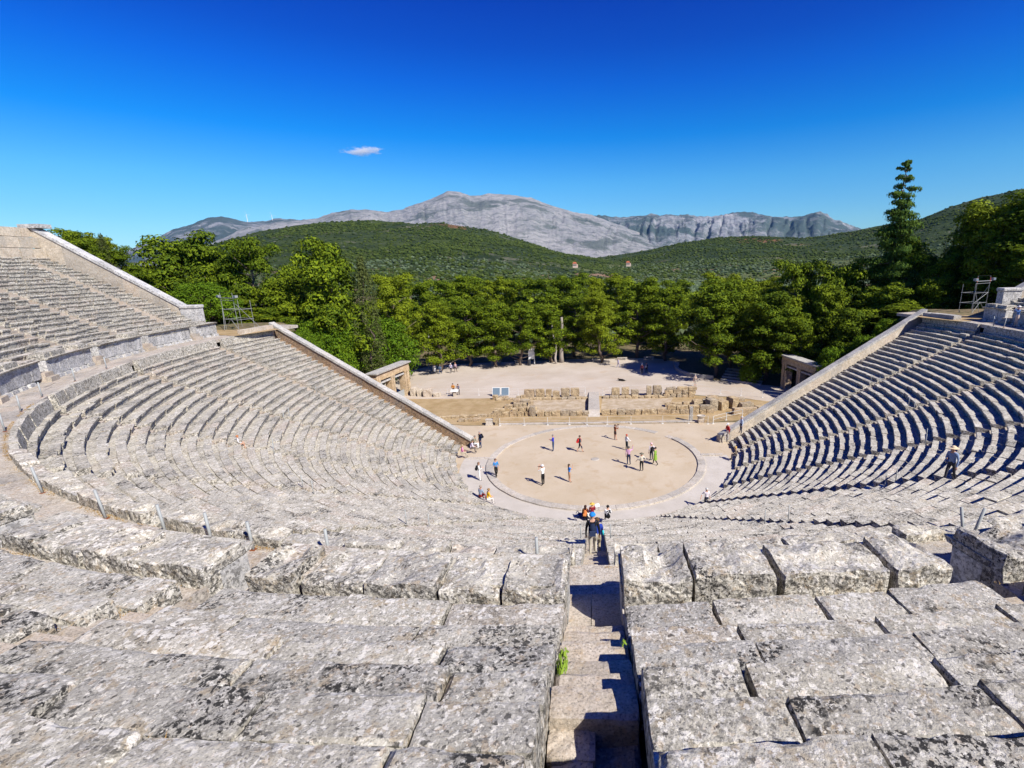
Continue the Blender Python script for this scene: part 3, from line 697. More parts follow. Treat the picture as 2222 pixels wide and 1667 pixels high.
# ------------------------------------------------------------------ stone gateways
def portal(s,label):
    root=empty('stone_gateway',(0,0,0),0,label,'gateway')
    A=Vector((s*26.85,26.1)); B=Vector((s*28.0,18.0)); d=(B-A).normalized(); n=Vector((d.y,-d.x))*(1)   # A far end, B near end
    if n.x*s<0: n=-n
    Lg=(B-A).length
    def bx(a0,a1,o0,o1,z0,z1,nm,mt,j=0):
        m=MB(); c=[]
        for z in (z0,z1):
            for a,o in ((a0,o0),(a1,o0),(a1,o1),(a0,o1)):
                v=A+d*a+n*o; c.append((v.x,v.y,z))
        bm=[c[i] for i in range(8)]
        m.hexa(bm); return m.build(nm,mt,root)
    # 3 piers with engaged shafts and capitals
    for a0,a1 in ((0,.62),(.85,1.25),(3.95,4.35),(4.4,4.8),(7.55,8.15)):
        bx(a0,a1,0,.95,0,3.45,'pier',M_portal); bx(a0-.06,a1+.06,-.05,1.0,3.45,3.7,'capital',M_portal)
        bx(a0-.05,a1+.05,-.05,1.0,0,.2,'plinth',M_portal)
    bx(1.25,3.95,.1,.85,3.2,3.4,'door_lintel',M_white); bx(4.8,7.55,.1,.85,3.2,3.4,'door_lintel',M_white)
    bx(-.08,Lg+.1,-.04,1.0,3.70,4.12,'architrave',M_portal); bx(-.05,Lg+.06,-.01,.97,4.12,4.5,'frieze',M_portal); bx(-.16,Lg+.2,-.10,1.1,4.5,4.66,'cornice',M_portal)
    bx(-.32,Lg+.35,-.28,1.3,4.66,4.84,'roof_slab',M_coping); 
    bx(1.3,3.95,.35,.45,.0,.95,'gate_rail',M_postg) if s<0 else None
    return root
portal(-1,'honey-coloured stone double gateway behind the left end wall'); portal(1,'honey-coloured stone double gateway behind the right end wall, partly in shade')
ruin('grey broken wall stubs running in from the left gateway',[(-26.4,-25.6,24.4,25.6,-.1,1.2),(-25.4,-24.7,24.2,25.3,-.1,1.0),(-24.4,-23.2,23.8,24.8,-.1,1.1),(-22.9,-21.9,23.7,24.4,-.1,.6)],mt=M_beige)

# ------------------------------------------------------------------ posts, rails, fences
def post(x,y,z,h,r,label,group,lean=(0,0),m=None,cap=True):
    root=empty('guard_post',(x,y,z),0,label,'post',group)
    mb=MB(); mb.tube([(0,0,-.05),(lean[0],lean[1],h)],[r,r],8); mb.build('shaft',m or M_postg,root,True)
    mb=MB(); mb.box(-.055,.055,-.055,.055,-.01,.012); mb.build('foot_plate',M_rust,root)
for k in range(-5,6):
    th=R(W_*k); z=.08+.161*39
    for s,sn in ((-1,'left'),(1,'right')):
        p=P(24.95,th,0); tn=(math.cos(th),math.sin(th)); 
        pos='the central stair' if k==0 else 'the %s stair to the %s of centre'%(ordn(abs(k)-1),'left' if k<0 else 'right')
        zz=LZ(20)-.06
        post(p[0]+tn[0]*s*.62,p[1]+tn[1]*s*.62,zz,.78,.022,'thin steel post on the %s side of %s'%(sn,pos),'stair posts')
for i,(a,h,dx,dy) in enumerate(((-27.6,.8,-.1,0),(-21.4,.8,-.09,0),(-17.4,.78,-.05,0),(-14.9,.78,-.02,0),(-12.9,.7,-.02,0),(-9.6,.72,0,0),(-1.95,.75,0,0),(-44.0,.8,0,0),(-50.5,.8,.03,0),(-56.2,.8,0,0),(-63.5,.8,.0,0),(-70.2,.8,0,0),(13.6,.78,-.14,.05),(13.9,.78,.14,-.05),(33,.8,0,0),(52,.8,0,0),(89.6,.85,.1,0),(91.6,.85,-.06,0))):
    p=P(34.5,R(a),0); side='left' if a<0 else 'right'
    post(p[0],p[1],ZD,h,.032,'grey post on the paved walkway, %s on the %s counted from the middle'%(ordn([x for x in [0]][0]+(sorted([j for j in range(18) if (((-27.6,-21.4,-17.4,-14.9,-12.9,-9.6,-1.95,-44.0,-50.5,-56.2,-63.5,-70.2,13.6,13.9,33,52,89.6,91.6)[j]<0)==(a<0))],key=lambda j:abs((-27.6,-21.4,-17.4,-14.9,-12.9,-9.6,-1.95,-44.0,-50.5,-56.2,-63.5,-70.2,13.6,13.9,33,52,89.6,91.6)[j])).index(i))),side),'walkway posts',(dx,dy))
def fence(pts,h,label,rails=(1,.55),r=.018):
    root=empty('rail_fence',(0,0,0),0,label,'fence')
    for x,y in pts:
        mb=MB(); mb.tube([(x,y,0),(x,y,h)],[r*1.3,r*1.3],6); mb.build('fence_post',M_panelw,root); mb=MB(); mb.box(x-.12,x+.12,y-.08,y+.08,-.01,.05); mb.build('foot',M_panelw,root)
    for f in rails:
        mb=MB(); mb.tube([(x,y,h*f) for x,y in pts],[r*.45]*len(pts),5); mb.build('rail',M_panelw,root)
fence([(-10.9,10.35),(-8.1,10.4),(-5.4,10.4),(-2.9,10.35),(-.87,10.25),(1.45,10.3),(4.15,10.3),(7.76,10.3),(10.7,10.2),(12.8,9.9)],.95,'thin white rail fence along the far edge of the orchestra')
fence([(13.4,9.95),(15.2,11.2),(17.4,12.4)],.9,'short white rail running up to the foot of the right end wall',r=.035)
fence([(-24.4,24.4),(-21,24.4),(-16.5,24.4),(-10.8,24),(-5,24.2),(-1.3,24.6),(-1.2,22.9)],1.0,'thin wire fence along the near edge of the plaza, left of the ramp')
fence([(1.2,23.2),(4,24.6),(7.9,24.9),(11,25.2),(14.1,25.3),(17.5,23.0),(20,21.9),(22.5,20.7),(25.5,19)],1.0,'thin wire fence along the near edge of the plaza, right of the ramp',r=.022)

# ------------------------------------------------------------------ scaffolds with floodlights
def scaffold(x,y,z,rz,W,D,H,label,red=False,extra=None):
    root=empty('lighting_scaffold',(x,y,z),rz,label,'scaffold')
    def tb(a,b,r=.022,m=M_steel,nm='scaffold_tube'):
        mb=MB(); mb.tube([a,b],[r,r],6); mb.build(nm,m,root)
    w,d=W/2,D/2
    for sx_ in (-1,1):
        for sy in (-1,1): tb((sx_*w,sy*d,0),(sx_*w*(.98),sy*d,H if sy<0 else H*.78))
    for zz in (H*.28,H*.55,H*.8):
        for sy in (-1,1):
            if zz<H*.79 or sy<0: tb((-w*1.1,sy*d,zz),(w*1.1,sy*d,zz))
        for sx_ in (-1,1):
            if zz<H*.79: tb((sx_*w,-d*1.1,zz),(sx_*w,d*1.1,zz))
    tb((-w*1.3,-d,H*.86),(w*1.5,-d,H*.86),.04)
    tb((-w,-d,.1),(0,-d,H*.3)); tb((w,-d,.1),(0,-d,H*.3)); tb((-w,-d,H*.28),(w,-d,H*.55)); 
    tb((w*1.35,d*1.5,0),(w,-d,H*.75)); tb((-w*.5,-d*1.6,0),(-w,-d,H*.6))
    mb=MB(); mb.tube([(-w,-d,H),(w,-d,H)],[.01,.01],4); mb.build('wire',M_dark,root)
    for px in ((-w*1.25,H*.9),(w*1.45,H*.9)):
        mb=MB(); mb.box(px[0]-.2,px[0]+.2,-d-.15,-d+.12,px[1]-.1,px[1]+.14); fl=mb.build('floodlight',M_steel,root)
        mb=MB(); mb.box(px[0]-.16,px[0]+.16,-d-.165,-d-.15,px[1]-.07,px[1]+.11); mb.build('lamp_glass',M_glassy,fl)
    if red:
        for sx_ in (-1,1): tb((sx_*w,-d,H*.84),(sx_*w,-d,H*.95),.045,M_redm,'red_clamp')
scaffold(-38.2,9.3,ZD+.1,R(-28),2.5,1.6,3.9,'bare steel tube scaffold with small floodlights at the left end of the walkway')
scaffold(40.8,10.9,ZD+.1,R(24),2.2,1.3,3.9,'steel scaffold with red clamps and floodlights at the right end of the walkway',True)
sheet('terrace_ground',wob([(-44,11.5),(-35.6,10.4),(-33.6,9.0),(-35,4),(-39.5,5.9),(-44,5.8)],4,.2),ZD+.03,M_dry)
sheet('terrace_ground',wob([(44,5.9),(39.5,6.0),(35,4),(33.6,9.0),(35.6,10.4),(45,12.5)][::1],4,.2),ZD+.03,M_dry)

# ------------------------------------------------------------------ plaza furniture
def lectern(x,y,label,rz=0):
    r_=empty('information_lectern',(x,y,0),rz,label,'information board'); m=MB(); m.box(-.2,.2,-.12,.12,0,.75,j=.004); m.build('stand',M_beige,r_)
    m=MB(); m.hexa([(-.55,-.28,.75),(.55,-.28,.75),(.55,.25,.95),(-.55,.25,.95),(-.55,-.28,.80),(.55,-.28,.80),(.55,.25,1.0),(-.55,.25,1.0)]); m.build('board',M_panelw,r_)
lectern(-19.8,23.85,'low stone lectern with pale board by the plaza fence, two people leaning over it')
r_=empty('double_panel',(-13.2,23.5,0),0,'pair of grey framed information panels leaning by the plaza fence','information board')
for s in (-1,1):
    m=MB(); m.hexa([(s*.62-.58,-.02,.15),(s*.62+.58,-.02,.15),(s*.62+.58,.05,.15),(s*.62-.58,.05,.15),(s*.62-.58,.35,1.25),(s*.62+.58,.35,1.25),(s*.62+.58,.42,1.25),(s*.62-.58,.42,1.25)]); m.build('frame',M_panelw,r_)
    m=MB(); m.hexa([(s*.62-.5,-.025,.22),(s*.62+.5,-.025,.22),(s*.62+.5,.0,.22),(s*.62-.5,.0,.22),(s*.62-.5,.315,1.18),(s*.62+.5,.315,1.18),(s*.62+.5,.36,1.18),(s*.62-.5,.36,1.18)]); m.build('panel',M_glassy,r_)
    m=MB(); m.tube([(s*.62,.0,0),(s*.62,.5,1.0)],[.03,.03],6); m.build('leg',M_dark,r_)
r_=empty('notice_board',(-11.5,46.0,0),R(8),'tall narrow white notice board at the far edge of the plaza','notice board')
m=MB(); m.box(-.45,.45,-.04,.04,1.1,3.0); m.build('panel',M_panelw,r_); m=MB(); m.box(-.55,-.45,-.06,.06,0,3.1); m.build('post',M_panelw,r_); m=MB(); m.box(.45,.6,-.06,.06,0,3.1); m.build('post',M_panelw,r_)
r_=empty('litter_bin',(-11.9,45.3,0),0,'dark cylindrical litter bin under the white notice board','bin'); m=MB(); m.tube([(0,0,0),(0,0,.9),(0,0,1.0)],[.3,.33,.28],12); m.build('drum',M_dark,r_); m=MB(); m.tube([(0,0,1.0),(0,0,1.06)],[.34,.34],12); m.build('lid',M_dark,r_)
def bench(x,y,rz,label,L=1.9):
    r_=empty('stone_bench',(x,y,0),rz,label,'bench','benches at the plaza edge'); m=MB(); m.box(-L/2,L/2,-.25,.25,.38,.5,j=.004); m.build('seat',M_ring,r_)
    for s in (-1,1): m=MB(); m.box(s*L*.38-.12,s*L*.38+.12,-.2,.2,0,.38); m.build('leg',M_ring,r_)
bench(.6,48.3,0,'pale stone bench right of the bare tree trunk at the plaza edge'); bench(5.4,49,0,'pale stone bench in the middle of the far plaza edge, among dark scooters'); bench(-18.5,47.6,0,'pale stone bench at the left of the far plaza edge'); bench(-13.9,48,0,'pale stone bench between two pines left of the white notice board',2.4); bench(10.5,49.3,0,'pale stone bench in the shade at the right of the far plaza edge')
m=MB(); pts=[(14.4,43.0),(14.2,40.5),(14.1,38),(14.4,36),(15.2,34.3),(16.3,33.0),(17.4,32.3),(18.6,31.9)]
for a,b in zip(pts,pts[1:]): m.bar((a[0],a[1],.3),(b[0],b[1],.3),.45,.6)
tag(m.build('curved_wall',M_coping),'low curved grey stone wall bordering the shaded right side of the plaza','stone wall')
root=empty('tiered_benches',(0,0,0),0,'low tiers of grey stone benches in the shade beyond the plaza path','stone benches')
for i in range(5):
    m=MB(); a=Vector((19.6+i*.55,31.2+i*1.2)); d=Vector((.80,-.6)); b=a+d*6.2; m.bar((a.x,a.y,.12+i*.16),(b.x,b.y,.12+i*.16),.42,.26+.0*i); m.build('bench_tier',M_coping,root)
r_=empty('ticket_hut',(31.5,49.5,0),R(10),'dark shuttered hut with pale flat roof under the trees right of the plaza','hut')
m=MB(); m.box(-2.6,2.6,-1.8,1.8,0,2.8); m.build('walls',M_dark,r_); m=MB(); m.box(-2.9,2.9,-2.1,2.1,2.8,2.98); m.build('roof',M_panelw,r_); m=MB(); m.box(-1.8,.4,-1.84,-1.8,1.0,2.2); m.build('window',M_glassy,r_); m=MB(); m.box(1.0,1.9,-1.85,-1.8,0,2.1); m.build('door',M_steel,r_)
r_=empty('storage_frame',(-29.2,46.2,0),R(5),'white steel frame tower with crossed braces at the left of the far plaza edge','steel frame')
for a,b in (((-1.6,0,0),(-1.0,0,6.2)),((1.5,0,0),(.6,0,6.0)),((1.0,.3,0),(.1,.3,6.0)),((-1.4,0,3.2),(.8,0,3.9)),((-1,0,1.5),(.9,0,1.7)),((-1.3,1.2,0),(-.8,1.2,5.4))):
    m=MB(); m.tube([a,b],[.07,.07],6); m.build('frame_tube',M_panelw,r_)
r_=empty('bag',(-.95,-10.95,0),0,'dark blue bag lying at the foot of the central stair','bag'); rough_block(-.38,.3,-.22,.22,0,.32,amp=.09,seed=5).build('bag_body',plain('navy_cloth',(.01,.03,.16)),r_); m=MB(); m.tube([(-.2,0,.28),(-.4,.1,.45),(-.5,.1,.25)],[.03,.03,.03],6); m.build('strap',plain('navy_strap',(.01,.02,.1)),r_)
r_=empty('towel',(-.45,-11.2,0),0,'cream towel draped on the first seats beside the blue bag','towel'); m=MB(); 
for i in range(6):
    for j in range(4): m.v.append((-.25+.1*i,-.3+.2*j,.30+.05*math.sin(i*2+j)+.06*j))
m.f=[[j+i*4,j+1+i*4,j+5+i*4,j+4+i*4] for i in range(5) for j in range(3)]; m.m=[0]*15; m.t=[.5]*15; o=m.build('cloth',plain('cream_cloth',(.75,.70,.58)),r_); sf=o.modifiers.new('thick','SOLIDIFY'); sf.thickness=.03

# ------------------------------------------------------------------ trees
def leaves(mb,c,rx,rz_,n,size,rng,mi=0,up=.5,flat=.0):
    for _ in range(n):
        while True:
            d=Vector((rng.gauss(0,1),rng.gauss(0,1),rng.gauss(0,1)))
            if d.length>.01: break
        d.normalize(); q=.72+.38*rng.random() if rng.random()<.8 else rng.random()
        if d.z<-.35 and rng.random()<.7: d.z*=-.7
        q*=1+.28*mn.noise(Vector((d.x*2.1+c[0]*3,d.y*2.1+c[1]*3,d.z*2.1+c[2])))
        p=Vector((c[0]+d.x*rx*q,c[1]+d.y*rx*q,c[2]+d.z*rz_*q))
        nn=(d+Vector((rng.gauss(0,.33),rng.gauss(0,.33),up*.45+rng.gauss(0,.33)))).normalized()
        u=nn.orthogonal().normalized(); a=rng.random()*6.28; u=Matrix.Rotation(a,3,nn)@u; v=nn.cross(u); s=size*rng.uniform(.6,1.25)
        mb.v.extend([tuple(p-u*s-v*s*.4),tuple(p+u*s*.8-v*s*.45),tuple(p+u*s+v*s*.4),tuple(p-u*s*.7+v*s*.5)]); o=len(mb.v)-4; mb.f.append([o,o+1,o+2,o+3]); mb.m.append(mi); mb.t.append(rng.random())
def limb(mb,a,b,r0,r1,rng,n=5,sag=.1,mi=0):
    a=Vector(a); b=Vector(b); pts=[];L=(b-a).length
    for i in range(n+1):
        t=i/n; p=a.lerp(b,t)+Vector((rng.gauss(0,.025)*L,rng.gauss(0,.025)*L,-sag*L*math.sin(math.pi*t)*.5))*(0 if i in(0,n) else 1); pts.append(p)
    mb.tube(pts,[r0+(r1-r0)*i/n for i in range(n+1)],6,mi)
def proto(kind,seed):
    rng=random.Random(seed); tk=MB(); cr=MB()
    if kind=='P':      # Aleppo pine, unit: height 14, crown radius 4
        lean=Vector((rng.uniform(-.9,.9),rng.uniform(-.9,.9),0)); top=Vector((lean.x,lean.y,12.2))
        limb(tk,(0,0,-.5),top,.30,.09,rng,8,0)
        nb=38; cone=seed%2
        for i in range(nb):
            h=(1.6 if cone else 2.4)+11.3*((i+.5)/nb)**.9; t=h/14
            if cone: wr=4.3*(1-t)**.62*(.35+.65*min(1,t*5))*rng.choice((.55,.85,1.0,1.1))
            else: wr=4.0*(math.sin(min(1,(t*1.08+.02))*math.pi)**.55 if t<.88 else .6)*rng.choice((.45,.8,1.0,1.08))
            a=i*2.4+rng.gauss(0,.4); base=lean*(h/12.2)*.9; e=Vector((base.x+math.cos(a)*wr,base.y+math.sin(a)*wr,h+rng.uniform(.0,.9)))
            st=Vector((base.x,base.y,max(1.5,h-wr*.35)))
            limb(tk,st,e*.96+Vector((0,0,.0)),.085,.03,rng,4,.12)
            for q in range(rng.choice((1,2,3))):
                f=1-.34*q; c=st.lerp(e,f)+Vector((rng.gauss(0,.4),rng.gauss(0,.4),rng.uniform(.0,.5)))
                sz=rng.uniform(.8,1.35)*(1.05-.1*q); leaves(cr,c,sz,sz*.70,int(235*sz*sz),.145,rng,up=.6)
        for q in range(6):
            sp_=.35 if cone else 1.0; c=top+Vector((rng.gauss(0,sp_),rng.gauss(0,sp_),rng.uniform(-.3,1.1)*(1.3 if cone else 1))); leaves(cr,c,.75 if cone else 1.1,.8,250,.14,rng,up=.6)
        return tk,cr,M_pine
    if kind=='T':      # tall narrow conifer, unit: height 14 radius 4
        limb(tk,(0,0,-.5),(.1,0,13.6),.28,.04,rng,8,0)
        for i in range(84):
            t=(i+.5)/84; h=1.6+12.3*t; prof__=(1-t)**.85*4.6+.3 if t<.30 else (1.0+.2*math.sin(t*38))*(1-t)**.95*4.4+.22
            wr=prof__*rng.choice((.55,.8,.95,1.15)); a=i*2.4+rng.gauss(0,.3)
            e=Vector((math.cos(a)*wr,math.sin(a)*wr,h-.12*wr+rng.uniform(-.2,.3))); limb(tk,(0,0,h),e,.05,.015,rng,3,.15)
            n_=3 if wr>1.4 else 2
            for q in range(n_):
                c=Vector((0,0,h)).lerp(e,1-.33*q)+Vector((rng.gauss(0,.1),rng.gauss(0,.1),.05)); sz=rng.uniform(.5,.85)*min(1,.25+(1-t)*2.6); leaves(cr,c,sz*1.25,sz*.45,int(330*sz*sz)+40,.09,rng,up=.5)
        return tk,cr,M_fir
    if kind=='C':      # sparse cypress, unit height 14 radius 1.6
        limb(tk,(0,0,-.5),(.1,.1,13.4),.22,.04,rng,8,0)
        for i in range(100):
            t=(i+.5)/100; h=.6+13.2*t; wr=1.55*(math.sin(min(1,t*.9+.12)*math.pi)**.6)*rng.uniform(.3,1.0); a=i*2.4
            c=Vector((math.cos(a)*wr,math.sin(a)*wr,h)); leaves(cr,c,.42,.75,62,.10,rng,up=.2)
        return tk,cr,M_cyp
    # broadleaf dome, unit height 6 radius 4
    limb(tk,(0,0,-.5),(0,0,3.6),.22,.1,rng,5,0)
    for i in range(64):
        u=rng.random(); a=i*2.4; h=.6+4.9*(i/64)**.8; wr=4.0*math.sqrt(max(.05,1-((h-.8)/5.0)**2))*rng.uniform(.72,1.0) if h>.8 else 3.6
        e=Vector((math.cos(a)*wr,math.sin(a)*wr,h)); limb(tk,(0,0,min(h*.6,3.4)),e*.93,.06,.02,rng,3,.05)
        for q in range(2):
            c=e*(1-.3*q); c.z=h-.15*q; sz=rng.uniform(.6,1.0); leaves(cr,c,sz,sz*.8,int(260*sz*sz),.10,rng,up=.5)
    return tk,cr,M_broad
PR={}
for kind,n in (('P',6),('T',1),('C',2),('B',3)):
    for i in range(n):
        tk,cr,lm=proto(kind,11+i*7+ord(kind)); PR[kind,i]=(tk.mesh('trunk',M_bark,True),cr.mesh('crown',lm))
TREES=[('P', -26.9, 40.4, 0, 13.0, 3.3), ('P', -23.2, 45.7, 0, 12.9, 3.7), ('P', -17.7, 44.9, 0, 12.0, 3.7), ('P', -13.3, 45.7, 0, 11.6, 3.3), ('P', -7.7, 48.3, 0, 11.7, 4.1), ('P', -3.7, 53.6, 0, 12.1, 3.6), ('P', 1.2, 46.6, 0, 13.9, 3.7), ('P', 8.6, 51.3, 0, 15.2, 4.5), ('P', 13.6, 47.6, 0, 14.2, 4.0), ('P', 19.2, 33.5, 0, 15.6, 4.6), ('P', 25.5, 30, 0, 14.2, 4.3), ('P', 22.5, 38, 0, 15.0, 4.3), ('P', 30.5, 31, 0, 13.2, 4.0), ('P', 22.9, 48.9, 0, 16.0, 3.8), ('P', 28.0, 47.5, 0, 15.1, 4.1), ('P', 31.0, 41.2, 0.0, 14.4, 4.2), ('P', -37.9, 53.5, 0, 16.4, 4.5), ('P', -37.0, 62.3, 0, 15.6, 4.1), ('P', -35.3, 71.3, 0.0, 15.7, 4.7), ('P', -32.9, 78.3, 0.0, 15.9, 4.7), ('P', -29.0, 83.4, 0, 16.3, 4.9), ('P', -21.8, 72.6, 0, 15.8, 4.2), ('P', -19.2, 83.2, 0, 15.7, 4.6), ('P', -13.1, 70.9, 0, 15.2, 4.7), ('P', -9.2, 81.3, 0, 15.3, 4.8), ('P', -3.9, 76.6, 0, 15.9, 4.4), ('P', 0.5, 88.7, 0, 15.2, 4.6), ('P', 5.8, 74.5, 0, 16.0, 4.8), ('P', 13.6, 67.8, 0, 14.6, 4.3), ('P', 20.7, 79.9, 0, 13.9, 4.5), ('P', 31.4, 70.4, 0.0, 14.9, 4.3), ('P', 38.6, 70.3, 0, 14.3, 4.6), ('B', -35.2, 34.6, 0, 10.6, 6.0), ('B', -35.5, 22.0, 0.3, 9.7, 3.0), ('B', -36.2, 21.1, 3.8, 8.0, 3.6), ('P', -35.9, 23.6, 1.5, 21.1, 4.5), ('P', -42.6, 29.0, 0.3, 19.3, 4.0), ('P', -43.1, 24.0, 4.0, 13.7, 3.7), ('P', -46.3, 24.3, 3.7, 18.6, 3.4), ('P', -54.4, 30.8, 0.0, 21.5, 4.1), ('P', -57.0, 26.2, 2.4, 21.0, 5.4), ('P', -51.0, 23.3, 5.2, 14.5, 3.7), ('P', -61.0, 25.5, 3.5, 16.5, 3.8), ('B', -44.7, 13.0, 12, 5.0, 3.2), ('P', -43.7, 16.3, 11.2, 4.0, 3.3), ('C', -30.9, 23.9, 0.0, 19.3, 1.7), ('P', -34.4, 41.9, 0.0, 17.3, 3.5), ('P', -57.9, 18.8, 11.6, 7.7, 2.9), ('P', -59.0, 17.8, 12.9, 8.6, 2.2), ('P', -58.8, 13.8, 15.2, 8.1, 2.3), ('P', -60.5, 17.8, 13.3, 9.8, 2.2), ('C', -58.5, 16.9, 13.6, 8.9, 0.8), ('P', -41.9, 20.0, 8.2, 5.6, 2.7), ('B', -34.5, 12.9, 7.7, 3.5, 2.4), ('P', 32.2, 36.4, 0.0, 18.0, 3.6), ('P', 33.3, 29.4, 0.0, 15.1, 3.2), ('P', 37.1, 32.0, 0, 17.9, 4.2), ('P', 42.4, 33.8, 0, 18.8, 4.1), ('P', 39.5, 23.9, 4.1, 10.7, 3.8), ('P', 45.9, 29.4, 0.2, 21.2, 4.2), ('T', 42.6, 29.1, 0.3, 30.4, 4.5), ('P', 47.3, 26.1, 2.1, 16.4, 3.4), ('P', 50.4, 26.4, 2.0, 22.5, 4.7), ('P', 50.8, 21.1, 7.8, 17.2, 4.5), ('P', 52.1, 17.4, 11.8, 13.7, 4.7), ('P', 39.0, 19.6, 8.6, 3.8, 3.2), ('P', 43.0, 21.8, 6.4, 9.6, 2.8), ('P', 54.8, 28.1, 0.9, 17.8, 3.8), ('P', 49.0, 14.8, 12.6, 6.8, 2.6), ('P', 29.6, 26.7, 0, 10.5, 2.8), ('P', 34.0, 22.4, 1.2, 10.8, 3.0), ('P', 54.4, 30.9, 0.0, 18.8, 4.0), ('B', 30.1, 17.7, 0.0, 7.3, 2.2), ('B', 33.5, 17.0, 3.7, 5.2, 2.0), ('B', 23.6, 29.5, 0, 3.6, 1.6), ('B', 36.4, 17.6, 7.5, 3.2, 1.9)]
names={'P':('pine_tree','pine'),'T':('tall_conifer','conifer'),'C':('cypress_tree','cypress'),'B':('leafy_bush','bush')}
zones=[]
for (k,x,y,g,h,rw) in TREES:
    if x<-30 or (k=='B' and x<0): zn='wood behind the left seats'
    elif x>29 : zn='wood behind the right seats'
    elif y<57: zn='front row facing the plaza'
    else: zn='second row behind the plaza'
    zones.append(zn)
def ordin(i): return (['first','second','third','fourth','fifth','sixth','seventh','eighth','ninth','tenth','eleventh','twelfth','thirteenth','fourteenth','fifteenth','sixteenth','seventeenth','eighteenth','nineteenth','twentieth','twenty-first','twenty-second','twenty-third','twenty-fourth','twenty-fifth','twenty-sixth','twenty-seventh','twenty-eighth'])[i]
def azim(t): return math.atan2(t[1]-.05,t[2]+43.3)
rng=random.Random(3)
cnt={}
for i,(t,zn) in enumerate(zip(TREES,zones)):
    k,x,y,g,h,rw=t
    same=sorted([j for j in range(len(TREES)) if zones[j]==zn and TREES[j][0]==k],key=lambda j:azim(TREES[j])); pos=same.index(i); nn_,sp=names[k]
    look={'P':'clumped green pine','T':'tall dark ragged conifer towering','C':'slim dull cypress','B':'round bright green bush'}[k]
    lab='%s, %s from left, %s'%(look,ordin(pos),zn) if len(same)>1 else '%s over the %s'%(look,zn)
    big='' 
    root=empty(nn_,(x,y,ground(x,y)-.1),0,lab,'bush' if k=='B' else 'tree','bushes around the theatre' if k=='B' else 'pines around the theatre' if k=='P' else None)
    n=cnt.get(k,0); cnt[k]=n+1
    mt,mc=PR[k,n%{'P':6,'T':1,'C':2,'B':3}[k]]
    uh,ur={'P':(14,4),'T':(14,4),'C':(14,1.6),'B':(6,4)}[k]
    sc=(rw/ur*1.12,rw/ur*1.12,h/uh*(.94 if k=='P' else 1.0)); rz=rng.random()*6.28 if k!='T' else .6
    for mesh,nm in ((mt,'trunk'),(mc,'crown')):
        o=bpy.data.objects.new(nm,mesh); link(o,root); o.scale=sc; o.rotation_euler=(0,0,rz)
# bare leaning dead tree and pale trunk at the plaza edge
r_=empty('dead_tree',(-7.0,46.6,0),0,'pale bare dead trunk with broken side branches at the far plaza edge','tree'); rg=random.Random(4)
m=MB(); limb(m,(0,0,-.3),(-.5,0,7.6),.26,.08,rg,6,0); m.build('trunk',M_deadwood,r_,True)
for e in ((-1.7,0,4.6),(-1.5,0,3.6),(-1.9,.1,5.2),(-1.3,0,2.9),(.9,0,5.0)):
    m=MB(); limb(m,(-.25,0,e[2]-1.0),e,.06,.02,rg,3,-.1); m.build('branch',M_deadwood,r_,True)
r_=empty('bare_trunk',(-6.0,47.6,0),0,'thick grey furrowed pine trunk standing right behind the dead tree','tree'); m=MB(); limb(m,(0,0,-.3),(.2,0,8.5),.5,.22,rg,6,0); m.build('trunk',plain('grey_bark',(.3,.26,.22)),r_,True)

